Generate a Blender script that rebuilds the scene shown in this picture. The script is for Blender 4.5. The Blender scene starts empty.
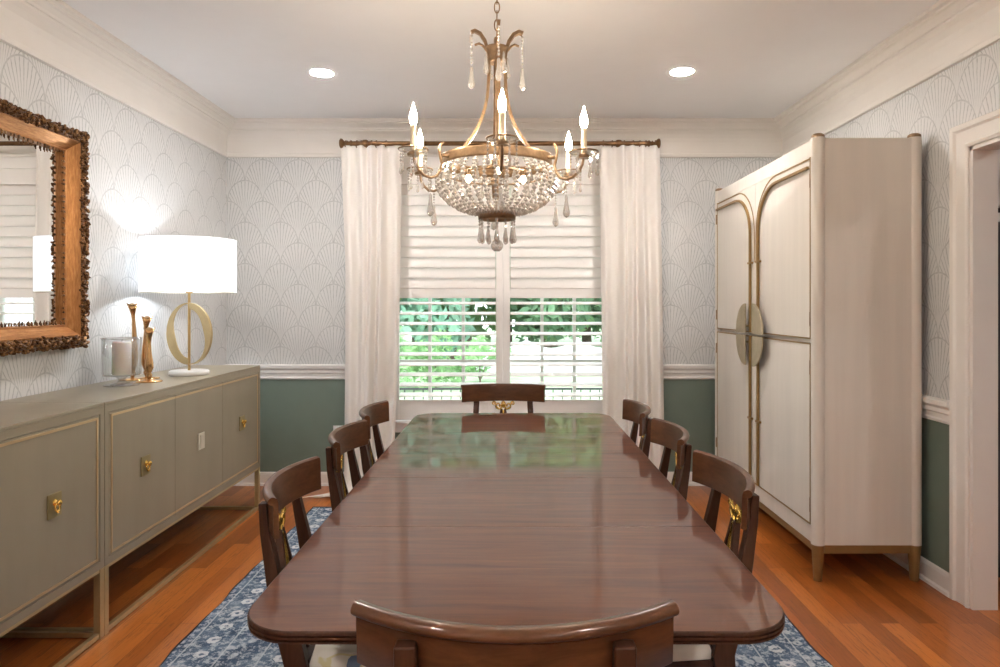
import bpy, bmesh, math, random
from mathutils import Vector, Matrix
random.seed(7)
PI = math.pi
SC = bpy.context.scene
COL = SC.collection
EYE = 1.36

# ------------------------------------------------------------------ materials
class NT:
    """small helper around a material node tree"""
    def __init__(self, name):
        self.mat = bpy.data.materials.new(name)
        self.mat.use_nodes = True
        self.t = self.mat.node_tree
        self.b = self.t.nodes['Principled BSDF']
        self.out = self.t.nodes['Material Output']
    def n(self, typ, **kw):
        nd = self.t.nodes.new(typ)
        for k, v in kw.items():
            setattr(nd, k, v)
        return nd
    def link(self, a, b): self.t.links.new(a, b)
    def put(self, sock, v):
        if isinstance(v, bpy.types.NodeSocket): self.link(v, sock)
        elif isinstance(v, (int, float)): sock.default_value = v
        else:
            sock.default_value = tuple(v) + ((1.0,) if len(v) == 3 and len(sock.default_value) == 4 else ())
    def m(self, op, a, b=None, c=None, clamp=False):
        nd = self.n('ShaderNodeMath', operation=op); nd.use_clamp = clamp
        self.put(nd.inputs[0], a)
        if b is not None: self.put(nd.inputs[1], b)
        if c is not None: self.put(nd.inputs[2], c)
        return nd.outputs[0]
    def obj(self):
        return self.n('ShaderNodeTexCoord').outputs['Object']
    def sep(self, v):
        s = self.n('ShaderNodeSeparateXYZ'); self.link(v, s.inputs[0]); return s.outputs
    def comb(self, x, y, z=0.0):
        c = self.n('ShaderNodeCombineXYZ')
        for i, v in enumerate((x, y, z)): self.put(c.inputs[i], v)
        return c.outputs[0]
    def mapping(self, v, scale=(1, 1, 1), rot=(0, 0, 0), loc=(0, 0, 0)):
        mp = self.n('ShaderNodeMapping'); self.link(v, mp.inputs[0])
        mp.inputs['Scale'].default_value = scale; mp.inputs['Rotation'].default_value = rot
        mp.inputs['Location'].default_value = loc
        return mp.outputs[0]
    def noise(self, v, scale=5, detail=3, rough=.5, dist=0, out=0):
        nd = self.n('ShaderNodeTexNoise'); self.link(v, nd.inputs['Vector'])
        nd.inputs['Scale'].default_value = scale; nd.inputs['Detail'].default_value = detail
        nd.inputs['Roughness'].default_value = rough; nd.inputs['Distortion'].default_value = dist
        return nd.outputs[out]
    def voro(self, v, scale, feature='F1', rnd=1.0):
        nd = self.n('ShaderNodeTexVoronoi', feature=feature); self.link(v, nd.inputs['Vector'])
        nd.inputs['Scale'].default_value = scale; nd.inputs['Randomness'].default_value = rnd
        return nd
    def ramp(self, fac, stops):
        r = self.n('ShaderNodeValToRGB'); self.link(fac, r.inputs[0])
        e = r.color_ramp.elements
        while len(e) < len(stops): e.new(.5)
        for el, (p, c) in zip(e, stops):
            el.position = p; el.color = tuple(c) + (1,)
        return r.outputs[0]
    def mix(self, f, a, b, mode='MIX'):
        nd = self.n('ShaderNodeMix', data_type='RGBA', blend_type=mode)
        self.put(nd.inputs[0], f); self.put(nd.inputs[6], a); self.put(nd.inputs[7], b)
        return nd.outputs[2]
    def smooth(self, v, lo, hi):
        nd = self.n('ShaderNodeMapRange', interpolation_type='SMOOTHSTEP')
        self.put(nd.inputs[0], v); nd.inputs[1].default_value = lo; nd.inputs[2].default_value = hi
        return nd.outputs[0]
    def bump(self, h, strength=.2, dist=.01):
        nd = self.n('ShaderNodeBump'); self.link(h, nd.inputs['Height'])
        nd.inputs['Strength'].default_value = strength; nd.inputs['Distance'].default_value = dist
        self.link(nd.outputs[0], self.b.inputs['Normal'])
    def set(self, **kw):
        names = dict(color='Base Color', rough='Roughness', metal='Metallic', spec='Specular IOR Level',
                     trans='Transmission Weight', coat='Coat Weight', coatr='Coat Roughness', ior='IOR',
                     emis='Emission Color', emst='Emission Strength', sss='Subsurface Weight', sheen='Sheen Weight')
        for k, v in kw.items(): self.put(self.b.inputs[names[k]], v)
        return self

def plain(name, c, rough=.5, metal=0, var=.05, scale=6, stretch=(1, 1, 1), bump=0, **kw):
    """paint / metal with a little tone variation"""
    t = NT(name)
    v = t.mapping(t.obj(), scale=stretch)
    f = t.noise(v, scale, 4, .6)
    a = tuple(max(0, x * (1 - var)) for x in c); b = tuple(min(1, x * (1 + var)) for x in c)
    t.set(color=t.ramp(f, [(.3, a), (.7, b)]), rough=rough, metal=metal, **kw)
    if bump: t.bump(f, bump, .004)
    return t.mat

M = {}
M['ceiling'] = plain('ceiling_paint', (.87, .87, .88), .9, var=.01)
M['trim'] = plain('cream_trim', (.80, .765, .72), .45, var=.015)
M['white'] = plain('white_trim', (.82, .80, .78), .4, var=.01)
M['green'] = plain('green_wall_paint', (.165, .212, .176), .6, var=.04)
M['shutter'] = plain('shutter_paint', (.86, .83, .805), .4, var=.01)
M['taupe'] = plain('taupe_lacquer', (.285, .242, .170), .35, var=.05, scale=9, stretch=(1, 1, .15), bump=.04)
M['brass'] = plain('brushed_brass', (.62, .44, .20), .28, 1, .1, 20)
M['gold'] = plain('bright_gold', (.90, .60, .16), .25, 1, .1, 20)
M['oldbrass'] = plain('aged_brass', (.34, .215, .085), .45, .65, .08, 20)
M['stand'] = plain('console_stand_gold', (.52, .40, .21), .35, .6, .05, 20)
M['dullbrass'] = plain('dull_champagne', (.48, .41, .28), .42, .85, .08, 20)
M['antique'] = plain('antique_brass', (.27, .175, .10), .40, .7, .30, 40)
M['bronze'] = plain('bronze_rod', (.19, .105, .048), .3, .9, .2, 25)
M['ivory'] = plain('ivory_woodgrain', (.70, .645, .575), .4, var=.045, scale=14, stretch=(1, 1, .06), bump=.03)
M['marble'] = plain('white_stone', (.85, .85, .84), .3, var=.03, scale=12)
M['wax'] = plain('candle_wax', (.93, .86, .80), .5, var=.02, sss=.25)
M['plate'] = plain('pale_plate', (.66, .60, .50), .35, .3, .04)
M['blackm'] = plain('black_metal', (.02, .025, .025), .5, var=.1)
M['dark'] = plain('dark_cabinet_paint', (.045, .04, .042), .35, var=.1)
M['sleeve'] = plain('champagne_sleeve', (.70, .60, .42), .35, .6, .06, 30)
M['plastic'] = plain('white_plastic', (.85, .85, .83), .35, var=.01)

def wood(name, c0, c1, rough, stretch, coat=0, scale=9, bump=.03, coatr=.08):
    t = NT(name)
    v = t.mapping(t.obj(), scale=stretch)
    f = t.noise(v, scale, 6, .65, .6)
    g = t.noise(v, scale * 6, 3, .6)
    col = t.ramp(f, [(.28, c0), (.72, c1)])
    col = t.mix(t.m('MULTIPLY', g, .25), col, tuple(x * .55 for x in c0))
    t.set(color=col, rough=rough, coat=coat, coatr=coatr, spec=.12)
    if bump: t.bump(g, bump, .002)
    return t.mat
M['tabletop'] = wood('polished_mahogany', (.060, .0135, .0038), (.145, .040, .0105), .5, (.5, 6, 6), .68, 5, .02, .04)
M['chair'] = wood('mahogany_chair', (.062, .024, .010), (.138, .055, .023), .34, (2, 2, 8), .35, 5, .02, .15)
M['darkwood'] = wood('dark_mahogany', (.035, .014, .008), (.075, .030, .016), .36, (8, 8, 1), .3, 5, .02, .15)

def thin_glass(name, tint=(1, 1, 1), gloss=.12, rough=.0, white=0.0):
    """a thin clear pane: mostly clear, mirror-like towards grazing angles"""
    t = NT(name)
    tr = t.n('ShaderNodeBsdfTransparent'); tr.inputs[0].default_value = tint + (1,)
    gl = t.n('ShaderNodeBsdfGlossy'); gl.inputs['Roughness'].default_value = rough
    lw = t.n('ShaderNodeLayerWeight'); lw.inputs[0].default_value = .35
    f = t.m('ADD', t.m('MULTIPLY', lw.outputs['Facing'], .55), gloss, clamp=True)
    mx = t.n('ShaderNodeMixShader'); t.link(f, mx.inputs[0]); t.link(tr.outputs[0], mx.inputs[1]); t.link(gl.outputs[0], mx.inputs[2])
    res = mx.outputs[0]
    if white:
        df = t.n('ShaderNodeBsdfDiffuse'); df.inputs[0].default_value = (.9, .88, .85, 1)
        m2 = t.n('ShaderNodeMixShader'); m2.inputs[0].default_value = white
        t.link(res, m2.inputs[1]); t.link(df.outputs[0], m2.inputs[2]); res = m2.outputs[0]
    t.link(res, t.out.inputs[0])
    return t.mat
M['pane'] = thin_glass('window_glass', gloss=.02)
M['glass'] = thin_glass('clear_glass', (.97, .98, .98), .03)
M['bead'] = thin_glass('crystal_bead', (.97, .95, .92), .24, .08, .32)
M['dishglass'] = thin_glass('dish_glass', (.96, .95, .93), .10, .05, .06)
M['crystal'] = thin_glass('cut_crystal', (.90, .88, .85), .24, .08, .20)

def emitter(name, c, s):
    t = NT(name); t.set(color=(1, 1, 1), emis=c, emst=s); return t.mat
M['flame'] = emitter('lit_candle_bulb', (1, .85, .66), 250)
M['softbulb'] = emitter('lit_inner_bulb', (1, .80, .55), 6)
M['can'] = emitter('lit_downlight', (1, .955, .92), 500)
M['lampbulb'] = emitter('lit_lamp_bulb', (.86, .93, 1), 115)

def shade_mat():
    t = NT('lamp_shade_linen')
    v = t.noise(t.mapping(t.obj(), scale=(60, 60, 60)), 8, 2)
    d = t.n('ShaderNodeBsdfDiffuse'); t.link(t.ramp(v, [(.3, (.86, .87, .88)), (.7, (.92, .92, .92))]), d.inputs[0])
    tl = t.n('ShaderNodeBsdfTranslucent'); tl.inputs[0].default_value = (.92, .94, .96, 1)
    mx = t.n('ShaderNodeMixShader'); mx.inputs[0].default_value = .62
    t.link(d.outputs[0], mx.inputs[1]); t.link(tl.outputs[0], mx.inputs[2]); t.link(mx.outputs[0], t.out.inputs[0])
    return t.mat
M['shade'] = shade_mat()

def linen_mat():
    t = NT('cream_linen')
    v = t.obj()
    a = t.noise(t.mapping(v, scale=(90, 90, 6)), 4, 2); b = t.noise(t.mapping(v, scale=(6, 6, 90)), 4, 2)
    f = t.m('ADD', t.m('MULTIPLY', a, .5), t.m('MULTIPLY', b, .5))
    d = t.n('ShaderNodeBsdfDiffuse'); t.link(t.ramp(f, [(.3, (.895, .85, .805)), (.7, (.90, .857, .815))]), d.inputs[0])
    tl = t.n('ShaderNodeBsdfTranslucent'); tl.inputs[0].default_value = (.86, .80, .72, 1)
    mx = t.n('ShaderNodeMixShader'); mx.inputs[0].default_value = .10
    t.link(d.outputs[0], mx.inputs[1]); t.link(tl.outputs[0], mx.inputs[2]); t.link(mx.outputs[0], t.out.inputs[0])
    return t.mat
M['linen'] = linen_mat()

def wallpaper(name, axis):
    """scallop-and-fan line pattern: imbricated scales with rays from each scale's foot"""
    t = NT(name)
    s = t.sep(t.obj())
    W, H = .268, .157
    R = .5
    # drawing wobble
    nz = t.noise(t.obj(), 22, 2)
    wob = t.m('MULTIPLY', t.m('SUBTRACT', nz, .5), .03)
    u = t.m('ADD', t.m('DIVIDE', s[axis], W), wob)
    v = t.m('ADD', t.m('DIVIDE', t.m('ADD', s[2], .05), H), wob)   # rows of unit pitch; R horizontally is .5
    k = t.m('FLOOR', v)
    fy = t.m('SUBTRACT', v, k)                      # 0..1 (unit = R)
    def offs(row):
        sh = t.m('MULTIPLY', t.m('MODULO', row, 2.0), .5)
        q = t.m('ADD', u, sh)
        return t.m('MULTIPLY', t.m('SUBTRACT', t.m('SUBTRACT', q, t.m('FLOOR', q)), .5), 2.0)   # -1..1
    a0 = offs(k); a1 = offs(t.m('ADD', k, 1.0))
    r0 = t.m('SQRT', t.m('ADD', t.m('MULTIPLY', a0, a0), t.m('MULTIPLY', fy, fy)))
    inside = t.m('LESS_THAN', r0, 1.0)
    lx = t.m('ADD', t.m('MULTIPLY', a0, inside), t.m('MULTIPLY', a1, t.m('SUBTRACT', 1.0, inside)))
    ly = t.m('ADD', fy, t.m('SUBTRACT', inside, 1.0))            # -1..1
    r = t.m('SQRT', t.m('ADD', t.m('MULTIPLY', lx, lx), t.m('MULTIPLY', ly, ly)))
    ang = t.m('ARCTAN2', lx, t.m('ADD', ly, 1.05))
    q = t.m('MULTIPLY', ang, 15.0 / 1.6)
    fr = t.m('ABSOLUTE', t.m('SUBTRACT', t.m('SUBTRACT', q, t.m('FLOOR', q)), .5))
    rad = t.m('SQRT', t.m('ADD', t.m('MULTIPLY', lx, lx), t.m('POWER', t.m('ADD', ly, 1.05), 2.0)))
    ray = t.smooth(fr, .33, .46)
    ray = t.m('MULTIPLY', ray, t.smooth(rad, .35, .9))
    ray = t.m('MULTIPLY', ray, t.smooth(r, .97, .90))
    edge = t.smooth(t.m('ABSOLUTE', t.m('SUBTRACT', r, .985)), .055, .02)
    f = t.m('MAXIMUM', ray, t.m('MULTIPLY', edge, .75))
    f = t.m('MULTIPLY', f, t.m('ADD', .05, t.noise(t.obj(), 60, 2)))
    tone = t.noise(t.obj(), 3, 3)
    base = t.ramp(tone, [(.3, (.66, .665, .665)), (.7, (.71, .71, .705))])
    t.set(color=t.mix(f, base, (.27, .28, .285)), rough=.6)
    t.bump(f, .25, .003)
    return t.mat
M['paperx'] = wallpaper('scallop_wallpaper_back', 0)
M['papery'] = wallpaper('scallop_wallpaper_side', 1)

def floor_mat():
    t = NT('oak_floor')
    s = t.sep(t.obj())
    br = t.n('ShaderNodeTexBrick'); br.offset = .37; br.offset_frequency = 2; br.squash = 1
    t.link(t.comb(s[1], s[0]), br.inputs['Vector'])
    br.inputs['Color1'].default_value = (.0, .0, .0, 1); br.inputs['Color2'].default_value = (1, 1, 1, 1)
    br.inputs['Mortar'].default_value = (.5, .5, .5, 1)
    br.inputs['Scale'].default_value = 1; br.inputs['Mortar Size'].default_value = .0011
    br.inputs['Brick Width'].default_value = .95; br.inputs['Row Height'].default_value = .083
    br.inputs['Bias'].default_value = 0
    tint = t.sep(br.outputs['Color'])[0]
    row = t.m('FLOOR', t.m('DIVIDE', s[0], .083))
    vv = t.comb(t.m('MULTIPLY', s[0], 16), t.m('ADD', t.m('MULTIPLY', s[1], 1.6), t.m('MULTIPLY', row, 3.71)), row)
    g = t.noise(vv, 2.2, 6, .62, 1.4)
    vg = t.comb(t.m('MULTIPLY', s[0], 48), t.m('ADD', t.m('MULTIPLY', s[1], 3.2), t.m('MULTIPLY', row, 5.3)), row)
    w = t.noise(vg, 1.6, 5, .7, 1.8)
    col = t.ramp(t.m('ADD', t.m('MULTIPLY', tint, .6), t.m('MULTIPLY', g, .4)), [(.12, (.20, .050, .009)), (.45, (.39, .110, .020)), (.8, (.54, .176, .036))])
    col = t.mix(t.m('MULTIPLY', t.smooth(w, .50, .68), .6), col, (.13, .034, .009))
    col = t.mix(t.m('MULTIPLY', br.outputs['Fac'], .75), col, (.09, .03, .012))
    t.set(color=col, rough=.3, coat=.25, coatr=.15)
    t.bump(t.m('SUBTRACT', 1.0, br.outputs['Fac']), .25, .002)
    return t.mat
M['floor'] = floor_mat()

def rug_mat():
    t = NT('blue_floral_rug')
    o = t.obj(); s = t.sep(o)
    n1 = t.noise(o, 7, 5, .7)
    base = t.ramp(n1, [(.3, (.035, .060, .105)), (.52, (.08, .125, .195)), (.74, (.24, .31, .40))])
    # soft distressed flecks
    fl = t.noise(t.mapping(o, scale=(1, 1, 1)), 42, 5, .8)
    base = t.mix(t.m('MULTIPLY', t.smooth(fl, .48, .59), .68), base, (.60, .65, .71))
    # thin pale stripes along the rug
    bx = t.m('DIVIDE', s[0], .16); bi = t.m('FLOOR', bx); bf = t.m('SUBTRACT', bx, bi)
    line = t.smooth(t.m('ABSOLUTE', t.m('SUBTRACT', bf, .5)), .47, .488)
    base = t.mix(t.m('MULTIPLY', line, .65), base, (.60, .64, .68))
    # a row of round flowers in each band, leaf sprays in every other
    py = t.m('DIVIDE', t.m('ADD', s[1], t.m('MULTIPLY', bi, .071)), .115); pf = t.m('SUBTRACT', py, t.m('FLOOR', py))
    fx = t.m('MULTIPLY', t.m('SUBTRACT', bf, .5), .16); fyy = t.m('MULTIPLY', t.m('SUBTRACT', pf, .5), .115)
    rr = t.m('SQRT', t.m('ADD', t.m('MULTIPLY', fx, fx), t.m('MULTIPLY', fyy, fyy)))
    an = t.m('ARCTAN2', fx, fyy)
    pet = t.m('ADD', .028, t.m('MULTIPLY', t.m('COSINE', t.m('MULTIPLY', an, 7.0)), .0018))
    flower = t.m('MULTIPLY', t.m('LESS_THAN', rr, pet), t.m('GREATER_THAN', rr, .009))
    ring = t.m('MULTIPLY', flower, t.smooth(t.noise(o, 60, 2), .25, .5))
    alt = t.m('LESS_THAN', t.m('ABSOLUTE', t.m('SUBTRACT', t.m('MODULO', t.m('ABSOLUTE', bi), 2.0), 0)), .5)
    base = t.mix(t.m('MULTIPLY', t.m('MULTIPLY', ring, alt), .85), base, (.70, .72, .74))
    vo = t.voro(o, 17)
    sm = t.m('MULTIPLY', t.smooth(vo.outputs['Distance'], .36, .26), t.m('GREATER_THAN', vo.outputs['Distance'], .10))
    base = t.mix(t.m('MULTIPLY', t.m('MULTIPLY', sm, t.m('SUBTRACT', 1.0, alt)), .6), base, (.62, .66, .70))
    t.set(color=base, rough=.95, spec=.1)
    t.bump(fl, .3, .004)
    return t.mat
M['rug'] = rug_mat()
M['rugedge'] = plain('rug_binding', (.012, .016, .03), .9, var=.2)

def seat_mat():
    t = NT('floral_seat_fabric')
    o = t.obj()
    d = t.noise(o, 6, 2, .5, out=1)
    mv = t.n('ShaderNodeVectorMath', operation='ADD'); t.link(o, mv.inputs[0])
    ms = t.n('ShaderNodeVectorMath', operation='SCALE'); t.link(d, ms.inputs[0]); ms.inputs['Scale'].default_value = .12
    t.link(ms.outputs[0], mv.inputs[1])
    v1 = t.voro(t.mapping(mv.outputs[0], scale=(1, 1, .3)), 8)
    blob = t.smooth(v1.outputs['Distance'], .40, .34)
    c = t.sep(v1.outputs['Color'])[0]
    col = t.ramp(c, [(.0, (.12, .17, .28)), (.35, (.22, .28, .38)), (.62, (.30, .34, .30)), (.8, (.70, .66, .58))])
    w = t.n('ShaderNodeTexWave'); t.link(mv.outputs[0], w.inputs['Vector']); w.inputs['Scale'].default_value = 9; w.inputs['Distortion'].default_value = 4
    col = t.mix(t.smooth(w.outputs['Fac'], .9, .98), col, (.62, .55, .32))
    base = t.mix(t.smooth(t.noise(o, 5, 1), .62, .66), (.72, .68, .60), (.38, .42, .38))
    t.set(color=t.mix(blob, base, col), rough=.9, spec=.15)
    return t.mat
M['seat'] = seat_mat()

def carved_mat():
    t = NT('carved_gilt_wood')
    g = t.n('ShaderNodeNewGeometry')
    f = t.noise(t.obj(), 70, 3, .7)
    col = t.ramp(f, [(.32, (.03, .012, .005)), (.5, (.14, .062, .024)), (.68, (.50, .28, .11))])
    t.set(color=col, rough=.42, metal=.5)
    return t.mat
M['carved'] = carved_mat()
def gilt_mat():
    t = NT('worn_gilt_moulding')
    f = t.noise(t.mapping(t.obj(), scale=(30, 3, 3)), 6, 5, .7)
    col = t.ramp(f, [(.25, (.24, .095, .025)), (.55, (.47, .215, .07)), (.8, (.62, .36, .15))])
    t.set(color=col, rough=.38, metal=.55); return t.mat
M['gilt'] = gilt_mat()
def mirror_mat():
    t = NT('mirror_silver'); t.set(color=(.90, .91, .90), rough=.0, metal=1); return t.mat
M['mirror'] = mirror_mat()
def leaf_mat(name, c0, c1):
    t = NT(name)
    f = t.noise(t.obj(), 2.2, 5, .75)
    d = t.n('ShaderNodeBsdfDiffuse'); col = t.ramp(f, [(.3, c0), (.7, c1)]); t.link(col, d.inputs[0])
    tl = t.n('ShaderNodeBsdfTranslucent'); t.link(col, tl.inputs[0])
    mx = t.n('ShaderNodeMixShader'); mx.inputs[0].default_value = .35
    t.link(d.outputs[0], mx.inputs[1]); t.link(tl.outputs[0], mx.inputs[2]); t.link(mx.outputs[0], t.out.inputs[0])
    return t.mat
M['leaf'] = [leaf_mat('leaf_deep', (.13, .25, .15), (.27, .44, .26)), leaf_mat('leaf_bright', (.24, .44, .20), (.42, .62, .33)), leaf_mat('leaf_bluegreen', (.20, .40, .29), (.38, .58, .45))]
M['bark'] = plain('bark', (.16, .12, .09), .9, var=.3, scale=12)
M['lawn'] = plain('lawn', (.30, .40, .25), .95, var=.2, scale=3)
M['pale'] = plain('white_fence_paint', (.55, .57, .57), .5, var=.02)
M['siding'] = plain('outer_wall', (.7, .7, .68), .8)

# ------------------------------------------------------------------ mesh builder
class MB:
    def __init__(self):
        self.bm = bmesh.new(); self.mi = 0
    def _fin(self, faces, smooth):
        for f in faces:
            f.material_index = self.mi; f.smooth = smooth
    def box(self, x0, x1, y0, y1, z0, z1, bevel=0):
        vs = [self.bm.verts.new((x, y, z)) for x in (x0, x1) for y in (y0, y1) for z in (z0, z1)]
        q = [(0, 1, 3, 2), (4, 6, 7, 5), (0, 4, 5, 1), (2, 3, 7, 6), (0, 2, 6, 4), (1, 5, 7, 3)]
        fs = [self.bm.faces.new([vs[i] for i in f]) for f in q]
        self._fin(fs, False)
        if bevel:
            es = list({e for f in fs for e in f.edges})
            r = bmesh.ops.bevel(self.bm, geom=es, offset=bevel, segments=2, profile=.6, affect='EDGES')
            self._fin(r['faces'], False)
        return self
    def loft(self, rings, caps=True, closed=True, smooth=True, loop=False):
        """rings: lists of points; consecutive rings are bridged"""
        V = [[self.bm.verts.new(p) for p in r] for r in rings]
        n = len(V[0]); fs = []
        pairs = list(zip(V, V[1:])) + ([(V[-1], V[0])] if loop else [])
        for a, b in pairs:
            for i in range(n if closed else n - 1):
                j = (i + 1) % n
                try: fs.append(self.bm.faces.new((a[i], a[j], b[j], b[i])))
                except ValueError: pass
        self._fin(fs, smooth)
        if caps and closed and not loop:
            c = []
            for r in (V[0][::-1], V[-1]):
                try: c.append(self.bm.faces.new(r))
                except ValueError: continue
                for e in c[-1].edges: e.smooth = False
            self._fin(c, False)
        return self
    def lathe(self, prof, c=(0, 0, 0), n=24, axis='Z', smooth=True, caps=True):
        """prof: (radius, height) list"""
        rings = []
        for r, h in prof:
            ring = []
            for i in range(n):
                a = 2 * PI * i / n
                p = (r * math.cos(a), r * math.sin(a), h)
                if axis == 'X': p = (p[2], p[0], p[1])
                elif axis == 'Y': p = (p[1], p[2], p[0])
                ring.append((c[0] + p[0], c[1] + p[1], c[2] + p[2]))
            rings.append(ring)
        return self.loft(rings, caps, True, smooth)
    def tube(self, pts, rad, n=8, caps=True, closed=False, smooth=True, flat=None):
        """round tube along points; rad number or list; flat=(w,h) gives a rectangular section"""
        P = [Vector(p) for p in pts]; m = len(P); rings = []
        up = None
        for i, p in enumerate(P):
            if closed: d = P[(i + 1) % m] - P[i - 1]
            else: d = P[min(i + 1, m - 1)] - P[max(i - 1, 0)]
            d.normalize()
            if up is None:
                up = Vector((0, 0, 1)) if abs(d.z) < .9 else Vector((1, 0, 0))
            s = d.cross(up)
            if s.length < 1e-6: s = d.cross(Vector((0, 1, 0)))
            s.normalize(); u = s.cross(d); u.normalize(); up = u
            r = rad[i] if isinstance(rad, (list, tuple)) else rad
            if flat:
                w, h = flat[0] / 2, flat[1] / 2
                ring = [p + s * a * w + u * b * h for a, b in ((-1, -1), (1, -1), (1, 1), (-1, 1))]
            else:
                ring = [p + (s * math.cos(2 * PI * k / n) + u * math.sin(2 * PI * k / n)) * r for k in range(n)]
            rings.append(ring)
        return self.loft(rings, caps and not closed, True, smooth and not flat, loop=closed)
    def ball(self, c, r, seg=12, rings=8, scale=(1, 1, 1), smooth=True, rot=None):
        c = Vector(c); rg = []
        for i in range(1, rings):
            a = PI * i / rings; ring = []
            for k in range(seg):
                t_ = 2 * PI * k / seg
                p = Vector((scale[0] * r * math.sin(a) * math.cos(t_), scale[1] * r * math.sin(a) * math.sin(t_), -scale[2] * r * math.cos(a)))
                if rot is not None: p = rot.to_3x3() @ p
                ring.append(c + p)
            rg.append(ring)
        return self.loft(rg, True, True, smooth)
    def prism(self, poly, axis, a, b, smooth=False):
        """poly of 2-D points extruded along axis from a to b; (u,v) are the other two axes in order"""
        def P(u, v, w):
            return {'X': (w, u, v), 'Y': (u, w, v), 'Z': (u, v, w)}[axis]
        return self.loft([[P(u, v, a) for u, v in poly], [P(u, v, b) for u, v in poly]], True, True, smooth)
    def build(self, name, mats, parent=None, bevel=0, fix=True):
        if fix: bmesh.ops.recalc_face_normals(self.bm, faces=self.bm.faces[:])
        me = bpy.data.meshes.new(name); self.bm.to_mesh(me); self.bm.free()
        for m_ in (mats if isinstance(mats, (list, tuple)) else [mats]): me.materials.append(m_)
        o = bpy.data.objects.new(name, me); COL.objects.link(o)
        if parent is not None: o.parent = parent
        if bevel:
            md = o.modifiers.new('bevel', 'BEVEL'); md.width = bevel; md.segments = 2; md.limit_method = 'ANGLE'
        return o

def tag(o, label, cat, group=None, kind=None):
    o['label'] = label; o['category'] = cat
    if group: o['group'] = group
    if kind: o['kind'] = kind
    return o
def thing(name, label, cat, loc=(0, 0, 0), rz=0, group=None):
    o = bpy.data.objects.new(name, None); COL.objects.link(o)
    o.empty_display_size = .05
    o.location = loc; o.rotation_euler = (0, 0, rz)
    return tag(o, label, cat, group)
def struct(o):
    o['kind'] = 'structure'; return o
def copy_tree(o, parent=None):
    c = o.copy(); COL.objects.link(c)
    if parent is not None: c.parent = parent
    for ch in o.children: copy_tree(ch, c)
    return c
KIDS = None
def dup(o, loc, rz, label):
    c = copy_tree(o); c.location = loc; c.rotation_euler = (0, 0, rz); c['label'] = label; return c

# ------------------------------------------------------------------ room shell
XL, XR, YB, YF, ZC = -2.153, 2.06, 5.04, -2.6, 2.74
T = .15
RAIL = .86          # split between green paint and wallpaper (behind the chair rail)
b = MB(); b.box(XL - T, 5.2, YF, YB + T, -.12, 0); struct(b.build('floor', M['floor']))
b = MB(); b.box(XL - T, 5.2, YF, YB + T, ZC, ZC + .15); struct(b.build('ceiling', M['ceiling']))
WX0, WX1, WZ0, WZ1 = -.93, .785, .49, 2.385      # window opening
b = MB()
b.mi = 0
b.box(XL, WX0, YB, YB + T, RAIL, ZC); b.box(WX1, XR, YB, YB + T, RAIL, ZC); b.box(WX0, WX1, YB, YB + T, WZ1, ZC)
b.mi = 1
b.box(XL, WX0, YB, YB + T, 0, RAIL); b.box(WX1, XR, YB, YB + T, 0, RAIL); b.box(WX0, WX1, YB, YB + T, 0, WZ0)
struct(b.build('wall_back', [M['paperx'], M['green']]))
b = MB(); b.box(XL - T, XL, YF, YB + T, RAIL, ZC); b.mi = 1; b.box(XL - T, XL, YF, YB + T, 0, RAIL)
struct(b.build('wall_left', [M['papery'], M['green']]))
DY0, DY1, DZ = 1.85, 2.99, 2.07                   # doorway in the right wall
b = MB()
b.box(XR, XR + .108, DY1, YB + T, RAIL, ZC); b.box(XR, XR + .108, YF, DY0, RAIL, ZC); b.box(XR, XR + .108, DY0, DY1, DZ, ZC)
b.mi = 1
b.box(XR, XR + .108, DY1, YB + T, 0, RAIL); b.box(XR, XR + .108, YF, DY0, 0, RAIL)
struct(b.build('wall_right', [M['papery'], M['green']]))
# next room beyond the doorway
b = MB(); b.box(XR + .108, 5.2, 4.0, 4.1, 0, ZC); struct(b.build('wall_next_room_back', M['trim']))
b = MB(); b.box(5.2, 5.3, YF, 4.1, 0, ZC); struct(b.build('wall_next_room_right', M['trim']))

# crown moulding (profile: distance from wall, height)
CR = [(0, 2.474), (.020, 2.474), (.022, 2.482), (.020, 2.497), (.012, 2.503), (.012, 2.585), (.018, 2.615), (.032, 2.642), (.050, 2.660),
      (.052, 2.670), (.062, 2.672), (.066, 2.684), (.085, 2.702), (.096, 2.706), (.098, 2.716), (.118, 2.720), (.120, 2.739), (0, 2.739)]
def crown(name, f, a, c):
    bb = MB(); bb.loft([[f(d, z, a) for d, z in CR], [f(d, z, c) for d, z in CR]], smooth=False); return struct(bb.build(name, M['trim']))
crown('trim_1', lambda d, z, w: (w, YB - d, z), XL, XR)
crown('trim_2', lambda d, z, w: (XL + d, w, z), YF, YB)
crown('trim_3', lambda d, z, w: (XR - d, w, z), YF, YB)
# chair rail and baseboards
RP = [(0, .800), (.012, .800), (.016, .812), (.010, .820), (.012, .842), (.022, .850), (.020, .868), (.034, .884), (.036, .905), (.026, .912), (0, .912)]
BP = [(0, 0), (.028, 0), (.026, .014), (.015, .020), (.015, .082), (.010, .095), (.004, .100), (0, .100)]
def rail(name, prof, f, a, c, mat):
    bb = MB(); bb.loft([[f(d, z, a) for d, z in prof], [f(d, z, c) for d, z in prof]], smooth=False); return struct(bb.build(name, mat))
fb = lambda d, z, w: (w, YB - d, z); fl = lambda d, z, w: (XL + d, w, z); fr = lambda d, z, w: (XR - d, w, z)
rail('trim_4', RP, fb, XL, WX0 - .09, M['white']); rail('trim_5', RP, fb, WX1 + .09, XR, M['white'])
rail('trim_6', RP, fl, YF, YB, M['white']); rail('trim_7', RP, fr, DY1 + .11, YB, M['white'])
rail('baseboard_back', BP, fb, XL, XR, M['white']); rail('baseboard_left', BP, fl, YF, YB, M['white'])
rail('baseboard_right', BP, fr, DY1 + .11, YB, M['white'])
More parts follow.
